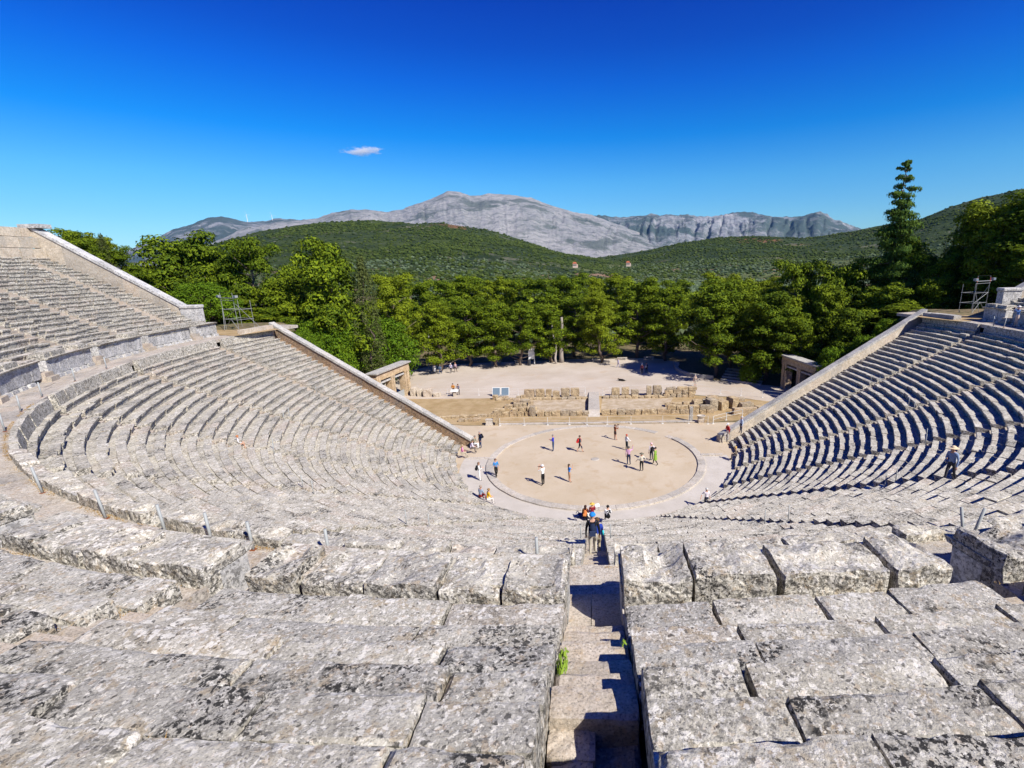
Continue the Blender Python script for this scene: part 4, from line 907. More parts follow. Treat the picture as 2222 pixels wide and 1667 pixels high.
# ------------------------------------------------------------------ hills and mountains
CZ=17.83; CY=-43.35
def fbm(x,y,o=5,s=1.0,seed=0):
    v=0;a=1;f=1
    for i in range(o):
        v+=a*mn.noise(Vector((x*s*f+seed,y*s*f-seed,seed*.3))); a*=.5; f*=2.05
    return v
def ridged(x,y,o,s,seed):
    v=0;a=1;f=1
    for i in range(o):
        v+=a*(1-abs(mn.noise(Vector((x*s*f+seed,y*s*f,seed)))*2)); a*=.5; f*=2.1
    return v
def interp(pr,a):
    if a<=pr[0][0]: return pr[0][1]
    for (a0,e0),(a1,e1) in zip(pr,pr[1:]):
        if a<=a1: t=(a-a0)/(a1-a0); return e0+(e1-e0)*t
    return pr[-1][1]
def massif(name,prof_,D0,D1,back,az0,az1,mt,namp,nsc,seed,nr=60,na=240,zbase=-6,power=1.0,fade=2.0,ridgy=False,rough=.0,D1f=None,gul=0,drop=0):
    vs=[];
    for i in range(na+1):
        az=az0+(az1-az0)*i/na; el=interp(prof_,az); d1=D1f(az) if D1f else D1
        zr=CZ+d1*math.tan(R(el))-drop; 
        for j in range(nr+1):
            t=j/nr
            if t<=.8: q=t/.8; d=D0+(d1-D0)*q; base=zbase+(zr-zbase)*(q**power)
            else: q=(t-.8)/.2; d=d1+back*q; base=zr+(zbase-zr)*q*q*.8-(0)
            x=.05+d*math.sin(R(az)); y=CY+d*math.cos(R(az))
            w_=min(1,min(t/.8,1)*1.8)*(1 if t<.72 else max(.12,(.8-t)/.08) if t<.8 else 1)
            nz_=(ridged(x,y,5,nsc,seed)-1.2 if ridgy else fbm(x,y,5,nsc,seed))*namp*w_
            if gul:
                wp_=az+.9*mn.noise(Vector((az*.5,t*2.0,seed)))+.25*mn.noise(Vector((az*2.3,t*6,seed)))
                g1=abs(mn.noise(Vector((wp_*.8,seed,t*.6))))*2+abs(mn.noise(Vector((wp_*2.3,seed+3,t*1.2))))*.9+abs(mn.noise(Vector((wp_*6,seed+5,t*2))))*.35
                nz_+=-gul*max(0,1.0-g1)*min(1,w_)*(.6 if t<.6 else max(0,(.8-t)/.2)*.6)
            vs.append((x,y,base+nz_+rough*mn.noise(Vector((x*.02,y*.02,seed)))))
    n=nr+1; fs=[[i*n+j,i*n+j+1,(i+1)*n+j+1,(i+1)*n+j] for i in range(na) for j in range(nr)]
    me=bpy.data.meshes.new(name); me.from_pydata(vs,[],fs); me.materials.append(mt); me.polygons.foreach_set('use_smooth',[True]*len(fs)); me.flip_normals(); o=link(bpy.data.objects.new(name,me)); o['kind']='structure'; return o,vs,n
def rock_mat(name,rock1,rock2,veg,vegamt,scale,seed=0,bump=30):
    m,n,b=mat(name,1.0); q=NB(n)
    base=q.mix(q.ramp(q.noise(scale*2,8,.65,0,(seed,0,0)),.35,.65),rock1,rock2)
    base=q.mix(q.ramp(q.noise(scale*1.0,8,.7,.3,(seed+5,2,0)),.5-vegamt*.2,.62-vegamt*.2),base,veg)
    base=q.mix(q.ramp(q.noise(scale*14,6,.7,0,(seed,9,0)),.45,.62,0,.5),base,veg)
    base=q.mix(q.ramp(q.noise(scale*1.3,8,.68,.8,(seed,19,0)),.53,.59,0,.8),base,veg)
    base=q.mix(q.ramp(q.noise(scale*5,8,.75,1.2,(seed+4,2,0)),.585,.61,0,.8),base,veg)
    n.links.new(base,b.inputs['Base Color']); q.bump(b,q.noise(scale*9,8,.7),.9,bump); return m
def hill_mat(name):
    m,n,b=mat(name,1.0); q=NB(n)
    base=q.mix(q.ramp(q.noise(.004,6,.6),.35,.65),(.042,.070,.015),(.070,.10,.022))
    base=q.mix(q.ramp(q.noise(.028,6,.75),.40,.6,.8,0),base,(.022,.042,.012))
    base=q.mix(q.ramp(q.noise(.011,8,.75,.6,(3,3,0)),.56,.64,0,.9),base,(.20,.19,.12))
    base=q.mix(q.ramp(q.noise(.003,6,.7,.4,(13,3,0)),.62,.67,0,.9),base,(.26,.13,.06))
    sz_=n.nodes.new('ShaderNodeSeparateXYZ'); n.links.new(q.pos,sz_.inputs[0]); low=q.ramp(sz_.outputs[2],6,26,1,0)
    base=q.mix(q.math('MULTIPLY',low,q.ramp(q.noise(.010,6,.7,.3,(2,7,0)),.47,.55)),base,(.17,.20,.07)); base=q.mix(q.math('MULTIPLY',low,q.ramp(q.noise(.014,6,.7,.3,(9,7,0)),.56,.61)),base,(.40,.25,.15))
    base=q.mix(q.ramp(q.noise(.09,5,.8,0,(1,6,0)),.6,.68,0,.85),base,(.34,.33,.27))
    n.links.new(base,b.inputs['Base Color']); q.bump(b,q.noise(.07,8,.8),1.0,9); return m
M_rock=rock_mat('grey_limestone_mountain',(.29,.29,.28),(.40,.385,.36),(.10,.125,.105),-.35,.0011,0,60)
M_rockb=rock_mat('blue_green_mountain',(.28,.29,.30),(.38,.37,.36),(.07,.10,.09),.34,.0011,7,60)
M_hill=hill_mat('scrub_covered_hill')
pf=[(-46,.4),(-42.97,1.8),(-41.03,2.78),(-39.58,3.64),(-37.94,4.3),(-35.84,4.98),(-35.16,4.9),(-34.15,4.56),(-33.08,4.5),(-31.55,4.82),(-29.21,4.8),(-27,4.4),(-22,3)]
pm=[(-41,.3),(-37.59,2.2),(-34.64,3.74),(-31.6,4.49),(-28.02,4.99),(-26.73,5.48),(-25.01,5.86),(-23.3,5.9),(-21.57,5.66),(-20.2,5.9),(-18.78,6.45),(-16.87,7.06),(-15.41,7.75),(-13.99,7.67),(-13.06,7.36),(-11.6,7.41),(-10.13,7.5),(-8.17,7.41),(-6.2,6.97),(-4.22,6.29),(-2.22,5.69),(.81,4.96),(3.34,4.03),(5.88,2.99),(10,1.5)]
pr_=[(-9,4.6),(-4.26,5.16),(.82,5.15),(3.35,4.79),(5.86,5.0),(8.34,4.92),(10.8,4.73),(13.67,4.8),(16.47,4.9),(18,4.6),(19.22,4.35),(20.98,4.25),(22.5,4.4),(23.53,4.6),(24.3,4.1),(24.83,3.74),(26.51,3.09),(28.54,2.34),(34,1.0)]
pg=[(-47,-.6),(-39.11,1.32),(-37.07,2.63),(-35.43,3.24),(-33.2,3.76),(-30.09,4.35),(-27.66,4.65),(-25.16,4.73),(-21.23,4.72),(-18.02,4.78),(-16.14,4.83),(-13.77,4.5),(-11.34,4.1),(-8.4,3.25),(-5.4,2.17),(-3.37,1.49),(.76,.75),(5,.1)]
prh=[(-6,-.3),(.76,.75),(3.34,1.19),(6.9,1.74),(10.87,2.36),(13.77,2.64),(17.98,2.58),(22.44,2.27),(26.55,2.65),(28.47,2.98),(30.31,3.37),(32.08,3.58),(34.04,4.42),(35.91,5.02),(38.91,5.56),(46,7.5),(58,9.5)]
massif('mountain',pf,4200,6800,1500,-46,-22,M_rockb,20,.0022,4,60,300,ridgy=True,rough=6,gul=40)
massif('mountain',pr_,3600,6200,1500,-9,34,M_rockb,42,.0026,9,70,360,ridgy=True,power=.8,rough=8,gul=95)
massif('mountain',pm,2500,5200,1800,-41,10,M_rock,17,.0022,2,90,460,power=.9,ridgy=True,rough=5,gul=24)
o1,v1,n1=massif('hill',pg,420,1050,500,-47,5,M_hill,6,.006,21,60,260,power=.95,drop=4)
o2,v2,n2=massif('hill',prh,520,1250,500,-6,58,M_hill,6,.006,31,60,300,power=1.1,drop=4)
# scrub on the hills and olive groves on the valley floor: uncountable cover, one mesh each
def shrub_mesh(name,pts,mt,kind_='scrub',seed=1):
    rg=np.random.RandomState(seed); ico=[(0,0,1),(.89,0,.45),(.28,.85,.45),(-.72,.53,.45),(-.72,-.53,.45),(.28,-.85,.45),(.5,.36,-.3),(-.2,.6,-.3),(-.6,0,-.3),(-.2,-.6,-.3),(.5,-.36,-.3)]
    fc=[(0,1,2),(0,2,3),(0,3,4),(0,4,5),(0,5,1),(1,6,2),(2,7,3),(3,8,4),(4,9,5),(5,10,1),(1,10,6),(2,6,7),(3,7,8),(4,8,9),(5,9,10)]
    vs=[];fs=[];tt=[]
    for (x,y,z,s) in pts:
        o=len(vs); a=rg.rand()*6.28; ca,sa=math.cos(a),math.sin(a); j=1+.35*(rg.rand(11,3)-.5)
        for i,(u,v,w__) in enumerate(ico): vs.append((x+(u*ca-v*sa)*s*j[i,0],y+(u*sa+v*ca)*s*j[i,1],z+w__*s*.8*j[i,2]))
        fs+= [(p+o,q+o,r+o) for p,q,r in fc]; tt+= [rg.rand()]*15
    me=bpy.data.meshes.new(name); me.from_pydata(vs,[],fs); me.materials.append(mt); a=me.attributes.new('tint','FLOAT','FACE'); a.data.foreach_set('value',tt); o=link(bpy.data.objects.new(name,me)); return o
rg=random.Random(8)
def on_grid(vs_,n,cnt_,smin,smax,tmax=.84,thr=-.1,nf=.008):
    out=[]; na_=len(vs_)//n-1
    while len(out)<cnt_:
        i=rg.random()*(na_-1); j=(rg.random()**.8)*(n-1)*tmax; i0=int(i);j0=int(j); fi=i-i0; fj=j-j0
        a=Vector(vs_[i0*n+j0]);b=Vector(vs_[i0*n+j0+1]);c=Vector(vs_[(i0+1)*n+j0]);d=Vector(vs_[(i0+1)*n+j0+1])
        p=a.lerp(b,fj).lerp(c.lerp(d,fj),fi)
        if mn.noise(Vector((p.x*nf,p.y*nf,0)))+.4*mn.noise(Vector((p.x*nf*5,p.y*nf*5,3)))<thr and rg.random()<.85: continue
        out.append((p.x,p.y,p.z+.1,smin+(smax-smin)*rg.random()**2))
    return out
tag(shrub_mesh('hill_scrub',on_grid(v1,n1,20000,.8,3.6,thr=.05)+on_grid(v2,n2,20000,.8,3.6,thr=.05),M_scrub),'dense dark green scrub covering the two hills','scrub',kind='stuff')
pts=[]
while len(pts)<7000:
    az=rg.uniform(-20,48); d=110+560*rg.random()**.8; x=d*math.sin(R(az)); y=CY+d*math.cos(R(az))
    if mn.noise(Vector((x*.011,y*.011,4)))<-.18: continue
    g=ground(x,y)+far_z(x,y); pts.append((x,y,g+1.6,rg.uniform(1.6,3.0)))
pts+=on_grid(v1,n1,1500,1.5,2.8,.25,-.3)+on_grid(v2,n2,3000,1.5,2.8,.30,-.3)
tag(shrub_mesh('olive_grove',pts,M_olive,seed=3),'silvery olive groves on the valley floor beyond the pines','olive grove',kind='stuff')
pts=[]
while len(pts)<2200:
    az=rg.uniform(-50,52); d=120+150*rg.random(); x=d*math.sin(R(az)); y=CY+d*math.cos(R(az)); g=ground(x,y)+far_z(x,y); pts.append((x,y,g+2.5,rg.uniform(2.0,4.2)))
tag(shrub_mesh('far_pinewood',pts,M_pine,seed=5),'far mass of pine crowns behind the tree rows','wood',kind='stuff')
# bushes under the trees to close the wood's floor
rg=random.Random(18); pts=[]
ub=MB()
while len(pts)<170:
    x=rg.uniform(-70,75); y=rg.uniform(20,72)
    if -32<x<31 and y<52: continue
    if abs(x)<46 and y<24: continue
    pts.append(1); g=ground(x,y); s=rg.uniform(.8,1.8); leaves(ub,(x,y,g+s*.5),s,s*.7,int(60*s*s),.2,rg)
tag(ub.build('undergrowth',M_fir),'dark undergrowth between the trunks of the wood','undergrowth',kind='stuff')
# small things far off: houses, wind turbines, cypresses, slender valley trees
def farpt(az,el,D): 
    return (D*math.sin(R(az)),CY+D*math.cos(R(az)),CZ+D*math.tan(R(el)))
M_roof=plain('terracotta_roof',(.42,.13,.06)); M_wallw=plain('pale_house_wall',(.55,.42,.33))
for az,el,D,w__,lab in ((-8.4,1.75,830,9,'pink walled house with red roof on the slope of the green hill'),(4.0,-.1,700,5,'small white house with orange roof in the valley'),(-2.0,-.1,640,5,'low white shed roof among the valley olives')):
    x,y,z=farpt(az,el,D); r_=empty('house',(x,y,z-1),R(-az),lab,'house'); m=MB(); m.box(-w__/2,w__/2,-4,4,-2,3.2); m.box(w__/2,w__*.8,-3,3,-2,2.4); m.build('walls',M_wallw,r_)
    m=MB(); m.add([(-w__/2-.5,-4.5,3.2),(w__/2+.5,-4.5,3.2),(w__/2+.5,4.5,3.2),(-w__/2-.5,4.5,3.2),(-w__/2+1,0,5.2),(w__/2-1,0,5.2)],[(0,1,5,4),(2,3,4,5),(1,2,5),(3,0,4),(3,2,1,0)]); m.build('roof',M_roof,r_)
    for q in (-.3,0,.3): m=MB(); m.box(w__*q-.6,w__*q+.6,-4.06,-4.0,.6,2.0); m.build('window',M_dark,r_)
M_turb=plain('white_turbine',(.8,.8,.8))
for az,lab in ((-33.9,'left one of two tiny white wind turbines on the far ridge'),(-31.9,'right one of two tiny white wind turbines on the far ridge')):
    x,y,z=farpt(az,4.5,6750); r_=empty('wind_turbine',(x,y,z),R(-az),lab,'wind turbine','wind turbines on the far ridge')
    m=MB(); m.tube([(0,0,-10),(0,0,75)],[3.2,2.0],8); m.build('tower',M_turb,r_); m=MB(); m.box(-2.5,2.5,-6,3,74,79); m.build('nacelle',M_turb,r_)
    for k in range(3):
        a=R(90+120*k+20); m=MB(); m.bar((0,-6.5,76),(38*math.cos(a),-6.5,76+38*math.sin(a)),2.6,.8); m.build('blade',M_turb,r_)

# ------------------------------------------------------------------ small cloud
r_=None
cm=bpy.data.materials.new('cloud_vapour'); cm.use_nodes=True; n=cm.node_tree; n.nodes.clear(); out=n.nodes.new('ShaderNodeOutputMaterial'); pv=n.nodes.new('ShaderNodeVolumePrincipled')
q=NB(n,True); 
q2=n.nodes.new('ShaderNodeVectorMath'); q2.operation='LENGTH'; n.links.new(q.pos,q2.inputs[0])
nn_=q.noise(1.7,6,.65,.3,sc=(1.6,1,.9))
dn=q.math('SUBTRACT',q.math('SUBTRACT',q.math('MULTIPLY',nn_,1.5),.28),q.math('MULTIPLY',q2.outputs['Value'],.62)); dn=q.ramp(dn,0,.30,0,.011); n.links.new(dn,pv.inputs['Density']); pv.inputs['Color'].default_value=(1,1,1,1)
n.links.new(pv.outputs[0],out.inputs['Volume'])
bm=bmesh.new(); bmesh.ops.create_icosphere(bm,subdivisions=3,radius=1.0); me=bpy.data.meshes.new('cloud'); bm.to_mesh(me); bm.free(); me.materials.append(cm)
o=link(bpy.data.objects.new('cloud',me)); x,y,z=farpt(-23.2,11.2,9000); o.location=(x,y,z); o.scale=(360,200,75); o.rotation_euler=(0,R(-5),R(23)); tag(o,'one small wispy white cloud in the blue sky above the mountains','cloud')
#PART3
# ------------------------------------------------------------------ people
CM={}
def cmat(c,rough=.85):
    key=tuple(c)
    if key not in CM: CM[key]=plain('cloth_%d'%len(CM),c,rough)
    return CM[key]
SKIN=plain('skin',(.55,.32,.22),.6)
BLACK=(.012,.012,.014); NAVY=(.012,.02,.06); JEANS=(.03,.06,.14); WHITE=(.78,.78,.76); KHAKI=(.42,.36,.25); GREY=(.2,.2,.21); CREAM=(.66,.60,.48)
def person(x,y,z,head,label,pose='stand',top=WHITE,bottom=BLACK,shoe=(.05,.04,.04),sleeve='long',legs='long',hair=(.06,.04,.03),hat=None,hatkind='cap',pack=None,h=1.74,arms=('down','down'),extra=None,longhair=False,lean=0.0,skirt=None,stripes=None,twist=0,group='visitors in the theatre',fingers=True):
    S=h/1.74; sit=(pose=='sit'); V=[];E=[];Rr=[];T=[]
    def v(p,r,t,par=None):
        V.append(Vector(p)*S); Rr.append(r*S); T.append(t)
        if par is not None: E.append((par,len(V)-1))
        return len(V)-1
    ph=.52 if sit else .93
    L=lean
    pel=v((0,0,ph),.145,'b'); sp=v((0,L*.3,ph+.2),.125,'t',pel); ch=v((0,L*.8,ph+.43),.155,'t',sp); nk=v((0,L*1.1,ph+.565),.055,'s',ch)
    hb=v((0,L*1.15+.01,ph+.64),.075,'s',nk); hc=v((0,L*1.2+.015,ph+.71),.098,'s',hb); ht=v((0,L*1.2+.005,ph+.78),.072,'s',hc); 
    nose=v((0,L*1.2+.118,ph+.695),.016,'s',hc)
    for sgn in (-1,1): v((sgn*.098,L*1.2,ph+.70),.018,'s',hc)
    sh=ph+.48
    for k,sgn in enumerate((-1,1)):
        a=arms[k]; so_=(sgn*.175,L*.9,sh)
        if a=='down': el=(sgn*.235,L*.9-.03,sh-.28); wr=(sgn*.25,L*.9+.04,sh-.53); hd=(sgn*.25,L*.9+.07,sh-.62); fd=Vector((0,.2,-1))
        elif a=='photo': el=(sgn*.25,L+.20,sh-.14); wr=(sgn*.10,L+.30,sh+.12); hd=(sgn*.07,L+.31,sh+.19); fd=Vector((-sgn*.3,.2,.9))
        elif a=='front': el=(sgn*.23,L*.9+.02,sh-.27); wr=(sgn*.12,L+.25,sh-.24); hd=(sgn*.07,L+.31,sh-.20); fd=Vector((-sgn*.5,.8,.3))
        elif a=='up': el=(sgn*.30,L+.15,sh+.0); wr=(sgn*.33,L+.22,sh+.25); hd=(sgn*.33,L+.23,sh+.33); fd=Vector((0,.1,1))
        elif a=='out': el=(sgn*.33,L-.06,sh-.22); wr=(sgn*.42,L+.10,sh-.40); hd=(sgn*.45,L+.14,sh-.46); fd=Vector((sgn*.3,.4,-.6))
        elif a=='back': el=(sgn*.23,L-.16,sh-.25); wr=(sgn*.25,L-.18,sh-.50); hd=(sgn*.25,L-.16,sh-.58); fd=Vector((0,0,-1))
        elif a=='fwd': el=(sgn*.22,L+.12,sh-.25); wr=(sgn*.21,L+.33,sh-.38); hd=(sgn*.20,L+.40,sh-.41); fd=Vector((0,.9,-.3))
        elif a=='hip': el=(sgn*.36,L-.08,sh-.24); wr=(sgn*.20,L+.02,sh-.42); hd=(sgn*.15,L+.03,sh-.46); fd=Vector((-sgn*.7,.4,-.4))
        elif a=='lap': el=(sgn*.24,L*.9+.03,sh-.27); wr=(sgn*.14,L*.5+.24,sh-.36); hd=(sgn*.10,L*.5+.31,sh-.36); fd=Vector((0,1,-.1))
        s_=v(so_,.068,'t',ch); e_=v(el,.046,'t' if sleeve in('long','short') else 's',s_); mid=v(tuple((Vector(el)*.55+Vector(wr)*.45)),.041,'t' if sleeve=='long' else 's',e_); w__=v(wr,.030,'t' if sleeve=='long' else 's',mid); h_=v(hd,.036,'s',w__)
        if fingers:
            fd.normalize(); sd_=fd.cross(Vector((0,1,.3))).normalized() if abs(fd.y)<.9 else Vector((1,0,0))
            for q,(o,l) in enumerate(((-.026,.062),(-.009,.075),(.009,.07),(.026,.052))):
                b_=v(tuple(Vector(hd)+fd*.045+sd_*o),.0095,'s',h_); v(tuple(Vector(hd)+fd*(.045+l)+sd_*o+Vector((0,.02,0))),.007,'s',b_)
            v(tuple(Vector(hd)+fd*.03+sd_*(-sgn*.05)+Vector((0,.01,0))),.010,'s',h_)
    for k,sgn in enumerate((-1,1)):
        hip=(sgn*.095,0,ph-.05)
        if sit: kn=(sgn*.12,.40,ph+.0); an=(sgn*.12,.42,ph-.42); te=(sgn*.13,.58,ph-.46)
        elif pose=='walk':
            f=1 if sgn>0 else -1; kn=(sgn*.10,.12*f+.05,ph-.46); an=(sgn*.10,.26*f-.04,.09 if f>0 else .13); te=(sgn*.11,.26*f+.11,.04)
        elif pose=='step': 
            f=1 if sgn>0 else 0; kn=(sgn*.10,.18*f+.03,ph-.44+.06*f); an=(sgn*.10,.12*f,.09+.0*f); te=(sgn*.11,.12*f+.15,.04)
        else: kn=(sgn*.105,.015,ph-.46); an=(sgn*(.11+.02*(k)),-.02+.06*k,.09); te=(sgn*.14,.13+.06*k,.035)
        lt='b' if legs in('long','short') else 's'; lt2='b' if legs=='long' else 's'
        a_=v(hip,.098,'b',pel); k_=v(kn,.062,lt,a_); cf=v(tuple(Vector(kn)*.6+Vector(an)*.4),.056,lt2,k_); n_=v(an,.042,lt2,cf); v(te,.036,'h',n_)
    me=bpy.data.meshes.new('person'); me.from_pydata([tuple(q) for q in V],E,[]); ob=bpy.data.objects.new('tmp',me); COL.objects.link(ob)
    md=ob.modifiers.new('skin','SKIN'); md.use_smooth_shade=True
    if not me.skin_vertices:
        bm=bmesh.new(); bm.from_mesh(me); bm.verts.layers.skin.verify(); bm.to_mesh(me); bm.free()
    for i,sv_ in enumerate(me.skin_vertices[0].data): sv_.radius=(Rr[i],Rr[i]*(.72 if i in(0,1,2) else 1)); sv_.use_root=(i==0)
    ss=ob.modifiers.new('sub','SUBSURF'); ss.levels=1; ss.render_levels=1
    dg=bpy.context.evaluated_depsgraph_get(); ev=ob.evaluated_get(dg); m2=bpy.data.meshes.new_from_object(ev); bpy.data.objects.remove(ob)
    m2.materials.clear()
    for q in (SKIN,cmat(top),cmat(bottom),cmat(shoe)): m2.materials.append(q)
    code={'s':0,'t':1,'b':2,'h':3}
    segs=[(V[a],V[b],T[a],T[b]) for a,b in E]
    for p in m2.polygons:
        c=p.center; best=None
        for a,b,ta,tb in segs:
            ab=b-a; t=max(0,min(1,(c-a).dot(ab)/max(ab.length_squared,1e-9))); d=(a+ab*t-c).length
            if best is None or d<best[0]: best=(d,ta if t<.5 else tb,t,ta,tb)
        tg=best[1]
        p.material_index=code[tg]; p.use_smooth=True
    m2.name='person'
    root=bpy.data.objects.new('person',m2); link(root); root.location=(x,y,z); root.rotation_euler=(0,0,R(head)); tag(root,label,'person',group)
    hz=ph+.71; hy=L*1.2+.005
    def part(mb,nm,c,sm_=True): return mb.build(nm,cmat(c) if isinstance(c,tuple) else c,root,sm_)
    def dome(cx,cy,cz,rx,ry,rz_,z0=-.2,n=10,mr=5):
        m=MB(); 
        for j in range(mr+1):
            a=math.asin(z0)+(math.pi/2-math.asin(z0))*j/mr
            for i in range(n): b=2*math.pi*i/n; m.v.append(((cx+rx*math.cos(a)*math.cos(b))*S,(cy+ry*math.cos(a)*math.sin(b))*S,(cz+rz_*math.sin(a))*S))
        for j in range(mr):
            for i in range(n): m.f.append([j*n+i,j*n+(i+1)%n,(j+1)*n+(i+1)%n,(j+1)*n+i])
        m.m=[0]*len(m.f); m.t=[.5]*len(m.f); return m
    if hair: 
        part(dome(0,hy-.018,hz+.012,.112,.118,.118,z0=-.1),'hair',hair)
        if longhair: part(dome(0,hy-.06,hz-.08,.10,.07,.16,z0=-.95),'long_hair',hair)
    if hat:
        part(dome(0,hy-.0,hz+.03,.122,.128,.115,z0=0),'hat' ,hat)
        if hatkind=='brim':
            m=MB(); n=12
            m.v=[(.21*math.cos(i*6.283/n)*S,(hy+.22*math.sin(i*6.283/n))*S,(hz+.035)*S) for i in range(n)]+[(.11*math.cos(i*6.283/n)*S,(hy+.12*math.sin(i*6.283/n))*S,(hz+.055)*S) for i in range(n)]+[(.21*math.cos(i*6.283/n)*S,(hy+.22*math.sin(i*6.283/n))*S,(hz+.028)*S) for i in range(n)]
            m.f=[[i,(i+1)%n,(i+1)%n+n,i+n] for i in range(n)]+[list(range(2*n,3*n))[::-1]]+[[i+2*n,(i+1)%n+2*n,(i+1)%n,i] for i in range(n)]; m.m=[0]*len(m.f); m.t=[.5]*len(m.f); part(m,'hat_brim',hat,False)
        else:
            m=MB(); m.hexa([(-.08*S,(hy+.09)*S,(hz+.03)*S),(.08*S,(hy+.09)*S,(hz+.03)*S),(.06*S,(hy+.21)*S,(hz+.02)*S),(-.06*S,(hy+.21)*S,(hz+.02)*S),(-.08*S,(hy+.09)*S,(hz+.045)*S),(.08*S,(hy+.09)*S,(hz+.045)*S),(.06*S,(hy+.21)*S,(hz+.03)*S),(-.06*S,(hy+.21)*S,(hz+.03)*S)]); part(m,'cap_peak',hat,False)
    if pack:
        cy_=L*.6-.20; m=MB(); z0=ph+.05; z1=ph+.50
        bm=bmesh.new(); bmesh.ops.create_cube(bm,size=1); bmesh.ops.bevel(bm,geom=bm.edges[:],offset=.22,segments=2,affect='EDGES'); o=len(m.v)
        m.add([(q.co.x*.30*S,(cy_+q.co.y*.20)*S,((z0+z1)/2+q.co.z*(z1-z0))*S) for q in bm.verts],[[w2.index for w2 in f.verts] for f in bm.faces]); bm.free(); pk=part(m,'backpack',pack)
        m=MB(); m.box(-.11*S,.11*S,(cy_-.16)*S,(cy_-.07)*S,(z0+.04)*S,(z0+.22)*S,j=.004); m.build('pack_pocket',cmat(tuple(min(1,q*1.8+.01) for q in pack)),pk)
        for sgn in (-1,1): m=MB(); m.tube([(sgn*.10*S,(cy_+.05)*S,z1*S),(sgn*.11*S,(L*.8+.0)*S,(sh+.075)*S),(sgn*.12*S,(L*.8+.13)*S,(sh-.05)*S),(sgn*.13*S,(L*.5+.11)*S,(ph+.18)*S)],[.018]*4,5); m.build('pack_strap',cmat(pack),pk,True)
    if skirt:
        m=MB(); n=12
        for zz,rr in ((ph+.12,.17),(ph-.1,.20),(ph-.42,.23)):
            for i in range(n): m.v.append((rr*math.cos(i*6.283/n)*S,(rr*.8*math.sin(i*6.283/n)+L*.2)*S,zz*S))
        m.f=[[j*n+i,j*n+(i+1)%n,(j+1)*n+(i+1)%n,(j+1)*n+i] for j in range(2) for i in range(n)]; m.m=[0]*len(m.f); m.t=[.5]*len(m.f); part(m,'coat_skirt',skirt)
    if extra=='camera':
        m=MB(); m.box(-.07,.07,.33+L,.40+L,sh+.12,sh+.22); o=m.build('camera_body',M_dark); o.parent=None
        mbx=bpy.data.objects; o.name='handheld_camera'; o.location=(x,y,z); o.rotation_euler=(0,0,R(head)); tag(o,'small black camera held up by the '+label.split(' ',1)[-1][:60].rsplit(' ',1)[0] if False else 'small black camera raised by '+extra_lab.get(label,'a visitor'),'camera')
        m=MB(); m.tube([(0,.40+L,sh+.17),(0,.50+L,sh+.17)],[.04,.04],8); m.build('lens',M_dark,o,True)
    if extra=='stripes':
        for q in (-.13,0.0,.13):
            m=MB(); m.tube([(q*S,(L*.4-.125)*S,(ph+.05)*S),(q*S,(L*.8-.135)*S,(ph+.40)*S)],[.022,.022],5); m.build('stripe',cmat((.25,.16,.35)),root)
    if extra=='checks':
        rg_=random.Random(2)
        for q in range(14):
            a=rg_.uniform(-2.7,-.4); zz=ph+.06+.42*rg_.random(); c=Vector((math.cos(a)*.165,math.sin(a)*.125+L*.6,zz))*S; m=MB(); m.box(c.x-.03,c.x+.03,c.y-.02,c.y+.02,c.z-.035,c.z+.035); m.build('black_patch',cmat(BLACK),root)
    return root
extra_lab={}
def PP(*a,**k):
    if k.get('extra')=='camera': extra_lab[a[4]]=k.pop('cl')
    return person(*a,**k)
PP(-.1,-27.2,7.33,0,'man in black with blue bandana and navy backpack descending the central stair','step',top=BLACK,bottom=(.55,.50,.40),hair=None,hat=(.02,.22,.62),hatkind='band',pack=(.012,.02,.05),arms=('down','down'),h=1.74,lean=.03)
PP(.06,-26.5,6.84,5,'woman in blue T-shirt just ahead of the man in black on the stair','step',top=(.02,.05,.32),bottom=KHAKI,sleeve='short',hair=(.10,.06,.03),h=1.68,arms=('down','fwd'))
o=MB(); o.tube([(0,0,0),(0,0,.17),(0,0,.2)],[.04,.04,.02],8); o=o.build('water_bottle',cmat((.05,.55,.62)),None,True); o.location=(.29,-26.2,7.62); tag(o,'cyan water bottle held low by the woman in blue on the stair','bottle')
PP(-4.11,2.24,.01,80,'man in royal blue jumper and jeans looking at his phone, left side of the orchestra','stand',top=(.02,.035,.42),bottom=JEANS,hair=(.3,.26,.24),arms=('front','front'),h=1.72)
PP(-1.46,1.89,.01,-75,'walker in dark shirt and shorts with red backpack crossing the orchestra','walk',top=(.03,.05,.07),bottom=NAVY,sleeve='short',legs='short',pack=(.5,.03,.03),arms=('out','down'),h=1.7)
PP(2.12,5.14,.01,-55,'person in brown top taking a photo at the far side of the orchestra, legs bare','stand',top=(.22,.07,.03),bottom=(.05,.03,.03),sleeve='long',legs='bare',arms=('photo','photo'),h=1.68,extra='camera',cl='the person in brown at the far side')
PP(3.12,2.15,.01,-60,'woman with red hair and white shirt behind the man in pink','stand',top=(.72,.75,.80),bottom=(.02,.03,.04),hair=(.45,.06,.04),arms=('down','fwd'),h=1.66)
PP(3.05,-1.46,.01,-15,'man in pink shirt and navy trousers raising his right hand in the orchestra','stand',top=(.58,.34,.52),bottom=NAVY,hair=(.08,.08,.08),arms=('down','up'),h=1.78)
PP(4.08,-2.93,.01,5,'man in cream vest and dark brimmed hat seen from behind in the orchestra','stand',top=(.58,.55,.46),bottom=BLACK,hair=(.08,.07,.06),hat=(.16,.15,.11),hatkind='brim',arms=('out','hip'),h=1.72)
PP(5.22,-.5,.01,20,'person in pink cap with white top and black backpack beside the green coat','stand',top=(.75,.68,.72),bottom=(.02,.03,.05),hair=None,hat=(.75,.45,.50),pack=BLACK,arms=('down','hip'),h=1.72)
